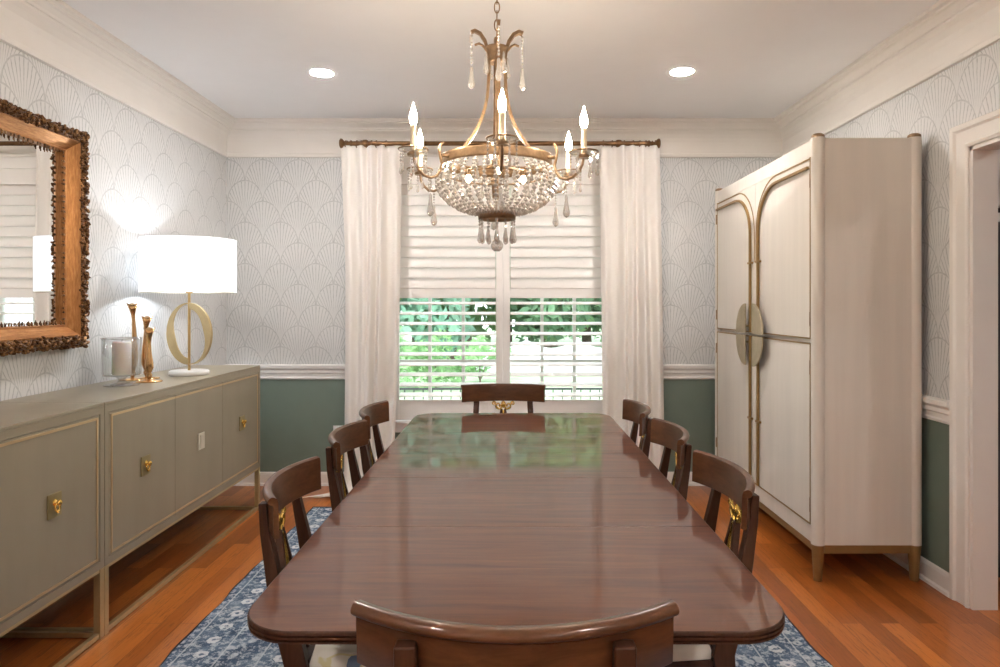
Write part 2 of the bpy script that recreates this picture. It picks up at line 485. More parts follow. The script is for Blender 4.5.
# doorway casing and jamb
b = MB()
def casing_profile(s):      # (along wall from the opening edge outward, projection)
    return [(0, 0), (0, .012), (.012, .018), (.020, .012), (.075, .014), (.085, .024), (.105, .026), (.110, .020), (.110, 0)]
pr = casing_profile(1)
b.loft([[(XR - d, DY1 + s, 0) for s, d in pr], [(XR - d, DY1 + s, DZ + s) for s, d in pr], [(XR - d, DY0 - s, DZ + s) for s, d in pr], [(XR - d, DY0 - s, 0) for s, d in pr]], smooth=False)
b.box(XR - .002, XR + .110, DY1 - .018, DY1 + .002, 0, DZ); b.box(XR - .002, XR + .110, DY0 - .002, DY0 + .018, 0, DZ); b.box(XR - .002, XR + .110, DY0, DY1, DZ - .018, DZ + .002)
struct(b.build('door_1', M['trim']))
b = MB(); b.box(XL - T, 5.3, YF - T, YF, 0, ZC); struct(b.build('wall_front', M['trim']))

# ------------------------------------------------------------------ window: frames, sashes, glass, shutters
wn = [None, None]
XM = -.06
for i, (x0, x1) in enumerate(((WX0, XM), (XM, WX1))):
    b = MB(); y0, y1 = YB + .075, YB + .115
    for xa, xb in ((x0, x0 + .05), (x1 - .05, x1)): b.box(xa, xb, y0, y1, WZ0, WZ1)
    for za, zb in ((WZ0, WZ0 + .06), (1.42, 1.47), (WZ1 - .05, WZ1)): b.box(x0 + .05, x1 - .05, y0, y1, za, zb)
    w = struct(b.build('window_%d' % (i + 1), M['white']))
    for k in (1, 2):
        xm = x0 + .05 + (x1 - x0 - .10) * k / 3
        c = MB(); c.box(xm - .012, xm + .012, y0 + .005, y1 - .005, WZ0 + .06, WZ1 - .05); c.build('muntin', M['white'], w)
    for zz in (.93, 1.95):
        c = MB(); c.box(x0 + .05, x1 - .05, y0 + .008, y1 - .008, zz - .010, zz + .010); c.build('muntin', M['white'], w)
    c = MB(); c.box(x0 + .04, x1 - .04, y0 + .018, y0 + .022, WZ0 + .05, WZ1 - .04); c.build('pane', M['pane'], w)
b = MB()      # casing round the opening with a sill
for xa, xb in ((WX0 - .09, WX0), (WX1, WX1 + .09)): b.box(xa, xb, YB - .02, YB + .01, .40, WZ1 + .085, .004)
b.box(WX0 - .09, WX1 + .09, YB - .022, YB + .01, WZ1, WZ1 + .088, .004)
b.box(WX0 - .09, WX1 + .09, YB - .02, YB + .01, .40, WZ0, .004)
b.box(WX0 - .11, WX1 + .11, YB - .055, YB + .01, .472, .492, .004)
for xa, xb in ((WX0, WX0 + .012), (WX1 - .012, WX1)): b.box(xa, xb, YB - .01, YB + .074, WZ0, WZ1)
b.box(WX0, WX1, YB - .01, YB + .074, WZ1 - .012, WZ1); b.box(WX0, WX1, YB - .01, YB + .074, WZ0, WZ0 + .012)
struct(b.build('trim_8', M['shutter']))

YS = 5.0                    # shutter plane, hung on the casing
def make_shutter(x0, x1, label):
    t = thing('plantation_shutter', label, 'shutter', ((x0 + x1) / 2, YS, 0), 0, 'plantation shutters in the window')
    w = (x1 - x0) / 2; sw = .052
    z0, z1 = .505, 2.372
    for sx in (-1, 1):
        a, c = sorted((sx * w, sx * (w - sw)))
        MB().box(a + .001, c - .001, -.016, .016, z0, z1, .003).build('stile', M['shutter'], t)
    for nm, za, zb in (('bottom_rail', z0, .650), ('middle_rail', 1.412, 1.487), ('top_rail', 2.262, z1)):
        MB().box(-w + sw, w - sw, -.015, .015, za, zb, .003).build(nm, M['shutter'], t)
    lv = None
    for zone, (za, zb, ang) in enumerate(((.650, 1.412, math.radians(12)), (1.487, 2.262, math.radians(71)))):
        n = 10; p = (zb - za) / n
        m_ = None
        for k in range(n):
            if m_ is None:
                prof = [(.0465 * math.cos(a), .0055 * math.sin(a)) for a in [2 * PI * q / 14 for q in range(14)]]
                ca, sa = math.cos(ang), math.sin(ang)
                pp = [(u * ca - v * sa, u * sa + v * ca) for u, v in prof]
                m_ = MB().prism(pp, 'X', -w + sw + .002, w - sw - .002, True).build('louver', M['shutter'], t)
                o = m_
            else:
                o = m_.copy(); COL.objects.link(o); o.parent = t
            o.location = (0, 0, za + p * (k + .5))
    return t
make_shutter(-.888, XM - .001, 'left cream plantation shutter with upper louvers tilted shut and lower ones open')
make_shutter(XM + .001, .742, 'right cream plantation shutter with upper louvers tilted shut, behind the chandelier')

# ------------------------------------------------------------------ curtains and rod
YR = 4.895; ZR = 2.545
rod = thing('curtain_rod', 'bronze curtain rod with bell finials above the shuttered window', 'curtain rod', (-.07, YR, ZR))
MB().tube([(-1.097, 0, 0), (1.075, 0, 0)], .017, 14).build('pole', M['bronze'], rod)
for sx, x in ((-1, -1.097), (1, 1.075)):
    b = MB(); pf = [(.001, -.002), (.022, 0), (.024, .010), (.016, .016), (.015, .026), (.022, .032), (.015, .038), (.012, .046), (.020, .056), (.034, .070), (.038, .080), (.030, .088), (.001, .092)]
    b.lathe([(r, sx * h) for r, h in pf], (x, 0, 0), 18, 'X'); b.build('finial', M['bronze'], rod)
for x in (-1.0, .86):
    b = MB(); b.tube([(x, YB - YR - .015, -.02), (x, .03, -.02), (x, 0, -.008)], .010, 8); b.lathe([(.030, YB - YR - .026), (.030, YB - YR - .016), (.018, YB - YR - .012)], (x, 0, -.02), 14, 'Y')
    b.lathe([(.024, -.02), (.028, -.01), (.028, .01), (.024, .02)], (x, 0, 0), 16, 'X'); b.build('bracket', M['bronze'], rod)

def make_curtain(name, x0, x1, label, folds, flare, seed, rings, puddle):
    """hanging linen panel; folds: list of (u, depth, width); flare(z) -> (left shift, right shift)"""
    rd = random.Random(seed)
    t = thing(name, label, 'curtain', ((x0 + x1) / 2, YR, 0), 0, 'linen curtains at the window')
    nu, nz = 130, 56
    zt = ZR - .026
    cx = (x0 + x1) / 2
    rows = []
    for j in range(nz + 1):
        h = j / nz
        z = zt * (1 - min(1, h / .955)) + .008
        L, Rr = flare(h)
        row = []
        for i in range(nu + 1):
            u = i / nu
            y = 0
            for (fu, dep, wd, ph) in folds:
                c = fu + .018 * math.sin(3.1 * h + ph) + .03 * h * math.sin(ph * 2)
                k = min(1, .35 + 1.6 * h) if h > .08 else .30 + .6 * h
                g = math.exp(-((u - c) / (wd * (1 + .5 * h))) ** 2)
                y += dep * k * g
            # pinch pleats near the top
            pin = math.exp(-((h - .045) / .05) ** 2)
            y += pin * .013 * math.sin(u * PI * 2 * 5.5 + seed)
            x = x0 + L + (x1 + Rr - x0 - L) * u
            # puddle at the floor
            pud = max(0, (h - .955) / .045)
            y += (.02 * math.sin(u * 9 + seed) + puddle * (1 - u * .7)) * pud
            row.append((x - cx - .5 * puddle * pud * (1 - u), -y, z + .010 * pud * (1 + math.sin(u * 23))))
        rows.append(row)
    b = MB(); b.loft(rows, False, False, True)
    o = b.build('panel', M['linen'], t, fix=False)
    md = o.modifiers.new('thick', 'SOLIDIFY'); md.thickness = .003; md.offset = 0
    for u in rings:
        x = x0 + (x1 - x0) * u - cx
        c = MB(); c.tube([(x + .002 * math.sin(a), .0245 * math.cos(a), ZR + .0245 * math.sin(a) - .004) for a in [2 * PI * q / 20 for q in range(20)]], .0045, 6, closed=True)
        c.build('ring', M['bronze'], t)
    return t
CW = 136.3
def px(x, Y=YR): return (x - 511) * Y / 667
foldsL = [(.08, .045, .07, .3), (.33, .07, .055, 1.2), (.50, .07, .048, 2.2), (.68, .09, .05, 3.0), (.95, .06, .06, 5.2)]
foldsR = [(.04, .06, .06, .6), (.36, .08, .05, 1.6), (.52, .08, .046, 2.6), (.70, .09, .05, 3.7), (.92, .06, .06, 5.6)]
make_curtain('curtain', px(341), px(402), 'cream linen curtain panel left of the shuttered window', foldsL,
             lambda h: (.035 * min(1, h * 3) - .02 * max(0, h - .6) - .12 * max(0, (h - .93) / .07) ** 2, -.03 * h - .06 * max(0, h - .45)), 3, (.08, .26, .33, .42, .50, .58, .74), .24)
make_curtain('curtain', px(600), px(660), 'cream linen curtain panel between the shutters and the armoire', foldsR,
             lambda h: (.02 * h, .03 * h), 8, (.05, .2, .4, .55, .66, .76, .92), .03)

# ------------------------------------------------------------------ dining table
TX0, TX1, TY0, TY1, TZ = -.52, .54, 1.224, 3.706, .76
TCX, TCY = (TX0 + TX1) / 2, (TY0 + TY1) / 2
tb = thing('dining_table', 'long polished mahogany dining table with rounded corners and leaf seams', 'table', (TCX, TCY, 0))
seams = [TY0, 1.808, 2.318, 2.704, 3.135, TY1]
EDGE0 = [(-.030, TZ - .002), (-.028, TZ), (-.003, TZ), (0, TZ - .003), (.001, TZ - .009), (-.005, TZ - .011), (-.005, TZ - .0125), (.001, TZ - .0145), (.001, TZ - .020), (-.005, TZ - .022),
        (-.005, TZ - .0235), (.0, TZ - .0255), (-.001, TZ - .031), (-.008, TZ - .034), (-.030, TZ - .034)]
EDGE = [(o, TZ - (TZ - z) * .76) for o, z in EDGE0]
def top_outline(off, ya, yb, ra, rb):
    """rounded rectangle of one leaf, inset by -off at the outer edges (local coords)"""
    hx = (TX1 - TX0) / 2 + off; pts = []
    y0 = ya - TCY - (off if ra else 0); y1 = yb - TCY + (off if rb else 0)
    def corner(cx, cy, r, a0):
        return [(cx + r * math.cos(a0 + PI / 2 * k / 10), cy + r * math.sin(a0 + PI / 2 * k / 10)) for k in range(11)]
    R = .115 + off
    if ra: pts += corner(-hx + R, y0 + R, R, PI) + corner(hx - R, y0 + R, R, 1.5 * PI)
    else: pts += [(-hx, y0), (hx, y0)]
    if rb: pts += corner(hx - R, y1 - R, R, 0) + corner(-hx + R, y1 - R, R, PI / 2)
    else: pts += [(hx, y1), (-hx, y1)]
    return pts
for k in range(5):
    ya, yb = seams[k] + (.0008 if k else 0), seams[k + 1] - (.0008 if k < 4 else 0)
    ra, rb = k == 0, k == 4
    b = MB()
    rings = [[(x, y, z) for x, y in top_outline(o, ya, yb, ra, rb)] for o, z in EDGE[1:]]
    # bottom -> closed by cap, top -> cap
    b.loft(rings[::-1], True, True, False)
    b.bm.normal_update()
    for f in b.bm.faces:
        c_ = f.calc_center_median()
        if len(f.verts) == 4 and c_.z < TZ - .0005: f.material_index = 1  # edge faces take the darker wood, painting in their shading
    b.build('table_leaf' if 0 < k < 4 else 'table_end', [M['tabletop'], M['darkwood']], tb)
b = MB()
for ya, yb in ((TY0 + .16, 1.85), (1.85, 3.05), (3.05, TY1 - .16)):
    b.box(-.40, -.375, ya - TCY, yb - TCY, TZ - .070, TZ - .0265); b.box(.375, .40, ya - TCY, yb - TCY, TZ - .075, TZ - .034)
b.box(-.40, .40, TY0 + .16 - TCY, TY0 + .185 - TCY, TZ - .070, TZ - .0265); b.box(-.40, .40, TY1 - .185 - TCY, TY1 - .16 - TCY, TZ - .070, TZ - .0265)
b.build('apron', M['darkwood'], tb)
for yy in (-.62, .62):       # two turned pedestals on splayed legs
    MB().lathe([(.075, .30), (.060, .33), (.040, .37), (.052, .42), (.066, .47), (.050, .54), (.040, .60), (.060, .66), (.090, .69), (.095, TZ - .0265)], (0, yy, 0), 28).build('pedestal', M['darkwood'], tb)
    for q in range(4):
        a = PI / 4 + q * PI / 2
        pts = [(.04, .36), (.12, .355), (.20, .30), (.27, .20), (.33, .09), (.38, .035), (.41, .025)]
        MB().tube([(r * math.cos(a) * .8, yy + r * math.sin(a), z) for r, z in pts], .02, flat=(.040, .050)).build('leg', M['darkwood'], tb, bevel=.004)
# ------------------------------------------------------------------ dining chairs (local: front is +Y, origin on the floor)
RC, SAG, HX, YE = .5302, .060, .245, -.235
def arc_y(x): return YE - SAG + (RC - math.sqrt(max(0, RC * RC - x * x)))
def make_chair(label):
    t = thing('dining_chair', label, 'chair', (0, 0, 0), 0, 'mahogany dining chairs round the table')
    # crest: profile (r backward, z) swept along the arc
    prof = [(0, .802), (.003, .800), (.012, .800), (.014, .803), (.016, .872)]
    for k in range(10):
        a = math.radians(-100 + k * 26)
        prof.append((.017 + .0105 * math.cos(a), .8895 + .0105 * math.sin(a)))
    prof += [(.006, .896), (.003, .885)]
    rings = []
    for i in range(29):
        th = (i / 28 * 2 - 1) * math.asin(HX / RC)
        nx, ny = math.sin(th), -math.cos(th)
        cx, cy = 0, YE - SAG + RC
        rings.append([(cx + (RC + r) * nx, cy + (RC + r) * ny, z) for r, z in prof])
    b = MB(); b.loft(rings, True, True, True); o = b.build('crest_rail', M['chair'], t)
    md = o.modifiers.new('split', 'EDGE_SPLIT'); md.split_angle = math.radians(40)
    # rear legs run up to the crest
    for sx in (-1, 1):
        xx = sx * .163; yb_ = arc_y(.163)
        pts = [(sx * .185, -.325, .0), (sx * .183, -.262, .16), (sx * .181, -.218, .36), (sx * .179, -.208, .46), (sx * .176, -.228, .54), (sx * .170, -.264, .66), (xx, yb_ - .019, .79), (xx, yb_ - .0255, .866)]
        ww = [(.028, .028), (.03, .034), (.034, .046), (.036, .056), (.036, .058), (.035, .036), (.034, .024), (.033, .020)]
        rg = [[(p[0] + a * w / 2, p[1] + c * d / 2, p[2]) for a, c in ((-1, -1), (1, -1), (1, 1), (-1, 1))] for p, (w, d) in zip(pts, ww)]
        MB().loft(rg, True, True, False).build('leg', M['darkwood'], t, bevel=.003)
        pts = [(sx * .215, .215, .40), (sx * .216, .228, .30), (sx * .22, .25, .14), (sx * .224, .285, 0)]
        ww = [.044, .038, .030, .026]
        rg = [[(p[0] + a * w / 2, p[1] + c * w / 2, p[2]) for a, c in ((-1, -1), (1, -1), (1, 1), (-1, 1))] for p, w in zip(pts, ww)]
        MB().loft(rg, True, True, False).build('leg', M['darkwood'], t, bevel=.003)
    # seat frame
    b = MB()
    out = [(-.185, -.205), (.185, -.205), (.238, .235), (-.238, .235)]; inn = [(-.160, -.175), (.160, -.175), (.208, .205), (-.208, .205)]
    b.loft([[(x, y, .385) for x, y in out], [(x, y, .445) for x, y in out], [(x, y, .445) for x, y in inn], [(x, y, .385) for x, y in inn]], False, True, False, loop=True)
    b.build('seat_frame', M['darkwood'], t, bevel=.003)
    # upholstered seat
    rings = []
    for z, s in ((.430, .93), (.448, .965), (.468, .965), (.480, .93), (.488, .80), (.492, .5), (.493, .1)):
        ring = []
        for k in range(40):
            a = 2 * PI * k / 40
            sq = 1 / max(abs(math.cos(a)), abs(math.sin(a))) ** .82
            x, y = math.cos(a) * sq, math.sin(a) * sq
            wv = .200 + .022 * (y * .5 + .5)
            ring.append((x * wv * s, y * .212 * s + .014, z))
        rings.append(ring)
    MB().loft(rings, True).build('seat', M['seat'], t)
    # brass palmette under the crest, spike and two braces fanning to the seat
    def bk(z): return arc_y(0) - .008 + (.80 - z) * .16
    b = MB()
    for sx in (-1, 1):
        sp = []
        for k in range(26):
            a = k / 25 * 2.4 * PI
            r = .022 * (1 - k / 25 * .72)
            sp.append((sx * (.030 + r * math.cos(a + PI * .9)), bk(.772), .772 + r * math.sin(a + PI * .9)))
        b.tube(sp, .0055, 6)
        sp = [(sx * (.058 - .012 * math.cos(a) * (1 - a / 9)), bk(.785), .785 + .012 * math.sin(a) * (1 - a / 9)) for a in [k * .35 for k in range(18)]]
        b.tube(sp, .0045, 6)
        b.tube([(sx * .008, bk(.745), .745), (sx * .022, bk(.752), .752), (sx * .042, bk(.768), .768), (sx * .056, bk(.79), .797)], .004, 6)
        b.tube([(sx * .006, bk(.745), .747), (sx * .014, bk(.765), .765), (sx * .012, bk(.79), .785), (0, bk(.80), .800)], .004, 6)
    b.ball((0, bk(.775), .775), .011, 10, 8, (.8, .6, 1.6))
    b.ball((0, bk(.742), .742), .009, 10, 8, (2.0, .8, .8))
    b.build('palmette', M['gold'], t)
    MB().tube([(0, bk(.742), .742), (0, bk(.70), .70), (0, bk(.62), .62), (0, -.225, .50)], [.008, .0105, .009, .004], 8).build('spike', M['gold'], t)
    for sx in (-1, 1):
        pts = [(sx * .010, bk(.75) - .003, .752), (sx * .022, bk(.70) - .002, .70), (sx * .048, bk(.62), .62), (sx * .080, -.235, .53), (sx * .10, -.195, .45)]
        MB().tube(pts, .010, flat=(.020, .014)).build('brace', M['darkwood'], t, bevel=.002)
    b = MB(); b.box(-.176, .176, -.205, -.180, .45, .475); b.build('back_rail', M['darkwood'], t)
    return t
XE = .58
first = make_chair('mahogany dining chair on the console side, nearest the camera')
first.location = (-XE - YE + .014, 1.825, 0); first.rotation_euler = (0, 0, -PI / 2 + .05); first.scale = (.87, 1, 1)
dup(first, (-XE - YE + .008, 2.46, 0), -PI / 2, 'middle mahogany chair on the console side of the table')
dup(first, (-XE - YE - .006, 3.00, 0), -PI / 2, 'mahogany chair on the console side beside the left curtain')
dup(first, (XE + YE - .006, 1.890, 0), PI / 2, 'mahogany dining chair on the armoire side, nearest the camera').scale = (.92, 1, 1)
dup(first, (XE + YE - .012, 2.505, 0), PI / 2, 'middle mahogany chair on the armoire side of the table')
dup(first, (XE + YE - .034, 3.06, 0), PI / 2, 'mahogany chair on the armoire side beside the right curtain')
dup(first, (-.045, 3.83 + YE + .005, 0), PI, 'mahogany chair at the far table end in front of the window').scale = (.955, 1, 1)
dup(first, (.006, 1.058 - YE * 1.4, 0), 0, 'mahogany chair at the near table end seen from behind in the foreground').scale = (.98, 1.4, 1)

# ------------------------------------------------------------------ rug
rug = None
b = MB(); rx0, rx1, ry0, ry1 = -1.32, 1.195, .75, 4.46
nx, ny = 40, 90
def rugp(i, j, z):
    x = rx0 + (rx1 - rx0) * i / nx; y = ry0 + (ry1 - ry0) * j / ny
    e = .006 * math.sin(y * 11) + .003 * math.sin(y * 23 + 1)
    k = (i / nx - .5) * 2
    x += e * abs(k) ** 8; y += .006 * math.sin(x * 13) * (abs(j / ny - .5) * 2) ** 8
    return (x, y, z)
top = [[rugp(i, j, .008 + .002 * math.sin(rugp(i, j, 0)[1] * 11) * abs((i / nx - .5) * 2) ** 6) for i in range(nx + 1)] for j in range(ny + 1)]
b.loft(top, False, False, True)
rug = tag(b.build('area_rug', [M['rug']]), 'navy blue rug with white floral bands under the dining table', 'rug')
per = [rugp(i, 0, .005) for i in range(nx)] + [rugp(nx, j, .005) for j in range(ny)] + [rugp(i, ny, .005) for i in range(nx, 0, -1)] + [rugp(0, j, .005) for j in range(ny, 0, -1)]
MB().tube(per, .005, 6, closed=True).build('binding', M['rugedge'], rug)

# ------------------------------------------------------------------ console cabinets along the left wall
def make_console(label):
    """local: front faces +X at x=0, length along Y from 0 to L"""
    L, D, Z0, Z1 = 1.70, .455, .285, .96
    t = thing('sideboard', label, 'sideboard', (0, 0, 0), 0, 'taupe sideboards along the left wall')
    b = MB(); b.box(-D, -.022, .002, L - .002, Z0, Z1 - .012, .003); b.build('body', M['taupe'], t)
    MB().box(-D - .004, .0, 0, L, Z1 - .014, Z1, .003).build('top', M['taupe'], t)
    f = MB(); fy = .028
    f.box(-.022, 0, 0.001, fy, Z0, Z1 - .014); f.box(-.022, 0, L - fy, L - .001, Z0, Z1 - .014)
    f.box(-.022, 0, fy, L - fy, Z1 - .045, Z1 - .014); f.box(-.022, 0, fy, L - fy, Z0, Z0 + .030)
    f.build('face_frame', M['taupe'], t)
    n = 3; w = (L - 2 * fy - .004) / n
    for k in range(n):
        y0 = fy + .002 + k * w + .001; y1 = y0 + w - .002
        d = MB().box(-.0215, -.001, y0, y1, Z0 + .032, Z1 - .047, .001).build('door', M['taupe'], t)
        # brass inlay following the outer outline across the three doors
        s, e = .012, .010
        za, zb = Z0 + .040, Z1 - .055
        ya_, yb_ = (y0 if k else y0 + s), (y1 if k < n - 1 else y1 - s)
        if k == 1:
            MB().box(-.001, .0015, ya_, yb_, zb - e, zb).build('inlay', M['plate_gold'], d); MB().box(-.001, .0015, ya_, yb_, za, za + e).build('inlay', M['plate_gold'], d)
        else:
            yv = y0 + s if k == 0 else y1 - s
            ye_ = yb_ if k == 0 else ya_
            sg = 1 if k == 0 else -1
            MB().loft([[(x_, q[0], q[1]) for q in ((yv, za), (ye_, za), (ye_, za + e), (yv + sg * e, za + e), (yv + sg * e, zb - e), (ye_, zb - e), (ye_, zb), (yv, zb))] for x_ in (-.001, .0015)], True, True, False).build('inlay', M['plate_gold'], d)
        yc, zc = (y0 + y1) / 2, .628
        h = MB()
        h.box(-.001, .005, yc - .036, yc + .036, zc - .044, zc + .044, .002)
        h.build('handle_plate', M['plate_olive'] if k != 1 else M['plate'], d)
        if k != 1:
            kn = MB(); kn.lathe([(.013, .004), (.014, .007), (.007, .010), (.006, .015), (.011, .019), (.011, .024), (.006, .028), (.001, .029)], (0, yc, zc + .010), 16, 'X')
            kn.tube([(.014, yc + .012 * math.cos(a), zc - .006 + .014 * math.sin(a)) for a in [2 * PI * q / 18 for q in range(18)]], .004, 6, closed=True)
            kn.ball((.015, yc, zc - .021), .007, 10, 8)
            kn.build('knob', M['gold'], d)
        else:
            kn = MB(); kn.box(.004, .009, yc - .018, yc + .018, zc - .034, zc + .034, .002); kn.build('knob', M['plate'], d)
    # brass stand: square tube
    s = .028
    for yy in (0, L - s):
        for xx in (-s, -D):
            MB().box(xx + .0005, xx + s - .0005, yy + .0005, yy + s - .0005, .0, Z0 - .001).build('leg', M['stand'], t)
    st = MB()
    for xx in (-s, -D): st.box(xx + .004, xx + s - .004, s, L - s, .004, .024); st.box(xx + .003, xx + s - .003, s, L - s, Z0 - .014, Z0 - .001)
    for yy in (0, L - s): st.box(-D + s, -s, yy + .004, yy + s - .004, .004, .024)
    st.build('stretcher', M['stand'], t)
    return t
M['plate_olive'] = plain('olive_brass', (.34, .27, .13), .45, .6, .06, 20)
M['plate_gold'] = plain('pale_gold_inlay', (.62, .45, .26), .35, .7, .05)
XCF = -1.67
con = make_console('taupe three-door sideboard under the table lamp, by the back wall')
con.location = (XCF, 2.742, 0)
dup(con, (XCF, 2.740 - 1.70, 0), 0, 'taupe sideboard under the gilt mirror, at the left edge of the photo')

# ------------------------------------------------------------------ table lamp
ZT = .96
lx, ly = -1.848, 3.83
lamp = thing('table_lamp', 'brass swirl ring table lamp with a white drum shade, switched on', 'lamp', (lx, ly, ZT))
MB().lathe([(.100, 0), (.106, .004), (.106, .022), (.100, .026), (.001, .026)], n=40).build('base', M['marble'], lamp)
MB().tube([(0, 0, .026), (0, 0, .60)], .0075, 10).build('stem', M['brass'], lamp)
ry = math.radians(-24); cz = .235; Ro = .178
def ringpt(u, v, d):          # u,v in the ring's plane, d its normal
    return (u * math.cos(ry) - d * math.sin(ry), u * math.sin(ry) + d * math.cos(ry), cz + v)
for s in (-1, 1):
    b = MB(); rings = []
    for k in range(41):
        a = -PI / 2 + PI * k / 40
        # half crescent: thick at the bottom on the left, thick at the top on the right
        f = (1 - math.sin(a)) / 2 if s < 0 else (1 + math.sin(a)) / 2
        wth = .006 + .078 * math.sin(min(PI, PI * (.12 + .75 * f))) ** 1.0 * f ** .6
        u0, v0 = s * Ro * math.cos(a), Ro * math.sin(a)
        ri = Ro - wth
        u1, v1 = s * ri * math.cos(a), ri * math.sin(a)
        rings.append([ringpt(u0, v0, -.007), ringpt(u1, v1, -.003), ringpt(u1, v1, .003), ringpt(u0, v0, .007)])
    b.loft(rings, True, True, False); b.build('crescent', M['stand'], lamp)
zs0, zs1, Rs = 1.432 - ZT, 1.735 - ZT, .252
b = MB(); b.loft([[(Rs * math.cos(a), Rs * math.sin(a), z) for a in [2 * PI * q / 64 for q in range(64)]] for z in (zs0, zs1)], False, True, True)
o = b.build('lamp_shade', M['shade'], lamp)
for z in (zs0, zs1):
    MB().tube([(Rs * math.cos(a), Rs * math.sin(a), z) for a in [2 * PI * q / 64 for q in range(64)]], .0022, 6, closed=True).build('shade_rim', M['dullbrass'] if z == zs0 else M['marble'], lamp)
b = MB()
for a in (0, 2.094, 4.189): b.tube([(0, 0, zs0 + .03), (Rs * math.cos(a), Rs * math.sin(a), zs0 + .004)], .002, 6)
b.lathe([(.018, zs0 - .005), (.020, zs0 + .03), (.014, zs0 + .05)], n=14); b.build('shade_holder', M['brass'], lamp)
MB().ball((0, 0, zs0 + .125), .034, 16, 12, (1, 1, 1.25)).build('bulb', M['lampbulb'], lamp)

# ------------------------------------------------------------------ hurricane glass with candle, bud candlesticks
hx, hy = -1.938, 3.32
hur = thing('hurricane_lantern', 'clear glass footed hurricane holding a thick pale candle', 'candle holder', (hx, hy, ZT))
b = MB(); b.lathe([(.078, 0), (.080, .004), (.050, .012), (.020, .018), (.016, .030), (.022, .040), (.040, .046)], n=32); b.build('foot', M['dishglass'], hur)
b = MB(); b.lathe([(.030, .046), (.082, .050), (.086, .060), (.089, .235)], n=40, caps=False)
o = b.build('glass_bowl', M['glass'], hur); md = o.modifiers.new('thick', 'SOLIDIFY'); md.thickness = .003
b = MB(); b.tube([(.089 * math.cos(a), .089 * math.sin(a), .235) for a in [2 * PI * q / 48 for q in range(48)]], .0025, 6, closed=True); b.build('glass_rim', M['crystal'], hur)
can = thing('pillar_candle', 'pale ivory pillar candle standing inside the glass hurricane', 'candle', (hx, hy, ZT + .052))
MB().lathe([(.040, 0), (.043, .004), (.043, .158), (.039, .165), (.001, .160)], n=28).build('wax', M['wax'], can)
MB().tube([(0, 0, .16), (.002, 0, .178)], .0015, 6).build('wick', M['darkwood'], can)

def candlestick(x, y, H, bend, label):
    t = thing('candlestick', label, 'candlestick', (x, y, ZT), 0, 'brass bud candlesticks on the sideboard')
    MB().lathe([(.062, 0), (.064, .003), (.060, .007), (.012, .010), (.008, .016)], n=28).build('base', M['antique_gold'], t)
    prof = [(.008, .010), (.011, .022), (.016, .034), (.010, .046), (.013, .055), (.021, .072), (.020, .10), (.012, .15), (.0085, .20)]
    k = (H - .06) / .22
    rings = []
    pr = [(r, z if z < .05 else .05 + (z - .05) * (H - .13) / .15) for r, z in prof] + [(.010, H - .055), (.016, H - .028), (.026, H)]
    n = 18
    for r, z in pr:
        off = bend * math.sin(PI * min(1, z / H)) if bend else 0
        rr = []
        for q in range(n):
            a = 2 * PI * q / n
            ra = r * (1 + (.16 * math.cos(3 * a) if z > H - .06 else 0))
            rr.append((off + ra * math.cos(a), ra * math.sin(a), z + (.006 * math.cos(3 * a) if z >= H - .001 else 0)))
        rings.append(rr)
    rings.append([(x_ * .55 + (bend * 0) * .0, y_ * .55, H - .012) for x_, y_, z_ in rings[-1]])
    MB().loft(rings, True).build('stem', M['antique_gold'], t)
    return t
M['antique_gold'] = plain('polished_bronze_gold', (.62, .38, .18), .22, 1, .12, 14)
candlestick(-1.885, 3.475, .278, 0, 'shortest of the three brass bud candlesticks, in front')
candlestick(-1.975, 3.62, .335, -.012, 'middle-height brass bud candlestick behind the shortest one')
candlestick(-2.022, 3.56, .405, .012, 'tallest brass bud candlestick, rising behind the glass hurricane')

# ------------------------------------------------------------------ gilt mirror on the left wall
MY1, MZ0, MZ1 = 3.275, 1.158, 2.200
MY0 = MY1 - 1.40
mir = thing('wall_mirror', 'large mirror in a carved gilt frame hung above the sideboard', 'mirror', (XL, (MY0 + MY1) / 2, MZ0))
cy = (MY0 + MY1) / 2
hy_, hz_ = (MY1 - MY0) / 2, (MZ1 - MZ0)
def frame_loft(prof, mat, name, n=24):
    """prof: (inset from outer edge, height off wall)"""
    b = MB(); rings = []
    for a, c in ((-1, 0), (1, 0), (1, 1), (-1, 1)):
        rings.append([(h, a * (hy_ - s), (c * hz_ + (s if c == 0 else -s))) for s, h in prof])
    b.loft(rings, False, True, False, loop=True)
    return b.build(name, mat, mir)
frame_loft([(.008, .001), (.003, .030), (.008, .060), (.018, .080), (.038, .086), (.052, .076), (.052, .001)], M['carved'], 'carved_border')
frame_loft([(.052, .001), (.052, .074), (.057, .077), (.063, .070), (.072, .060), (.100, .036), (.104, .038), (.108, .036), (.111, .030), (.111, .001)], M['gilt'], 'gilt_moulding')
# acanthus lumps along the border and little teeth along the glass
def along(inset, step):
    res = []
    y0, y1, z0, z1 = -hy_ + inset, hy_ - inset, inset, hz_ - inset
    n = int((y1 - y0) / step)
    for k in range(n + 1):
        y = y0 + (y1 - y0) * k / n; res += [(y, z0, 0), (y, z1, 2)]
    n = int((z1 - z0) / step)
    for k in range(1, n):
        z = z0 + (z1 - z0) * k / n; res += [(y0, z, 3), (y1, z, 1)]
    return res
rd = random.Random(4)
b = MB()
for inset, step, hgt, rad in ((.004, .026, .028, .012), (.006, .028, .056, .012), (.020, .022, .082, .012), (.036, .024, .088, .012), (.048, .024, .080, .010)):
    for (y, z, side) in along(inset, step):
        r = rad * rd.uniform(.7, 1.2)
        b.ball((hgt + rd.uniform(-.005, .008), y + rd.uniform(-.007, .007), z + rd.uniform(-.007, .007)), r, 6, 5, (rd.uniform(.7, 1.2), rd.uniform(.5, .8), rd.uniform(1.0, 1.6)), smooth=False, rot=Matrix.Rotation(rd.uniform(0, PI), 4, 'X'))
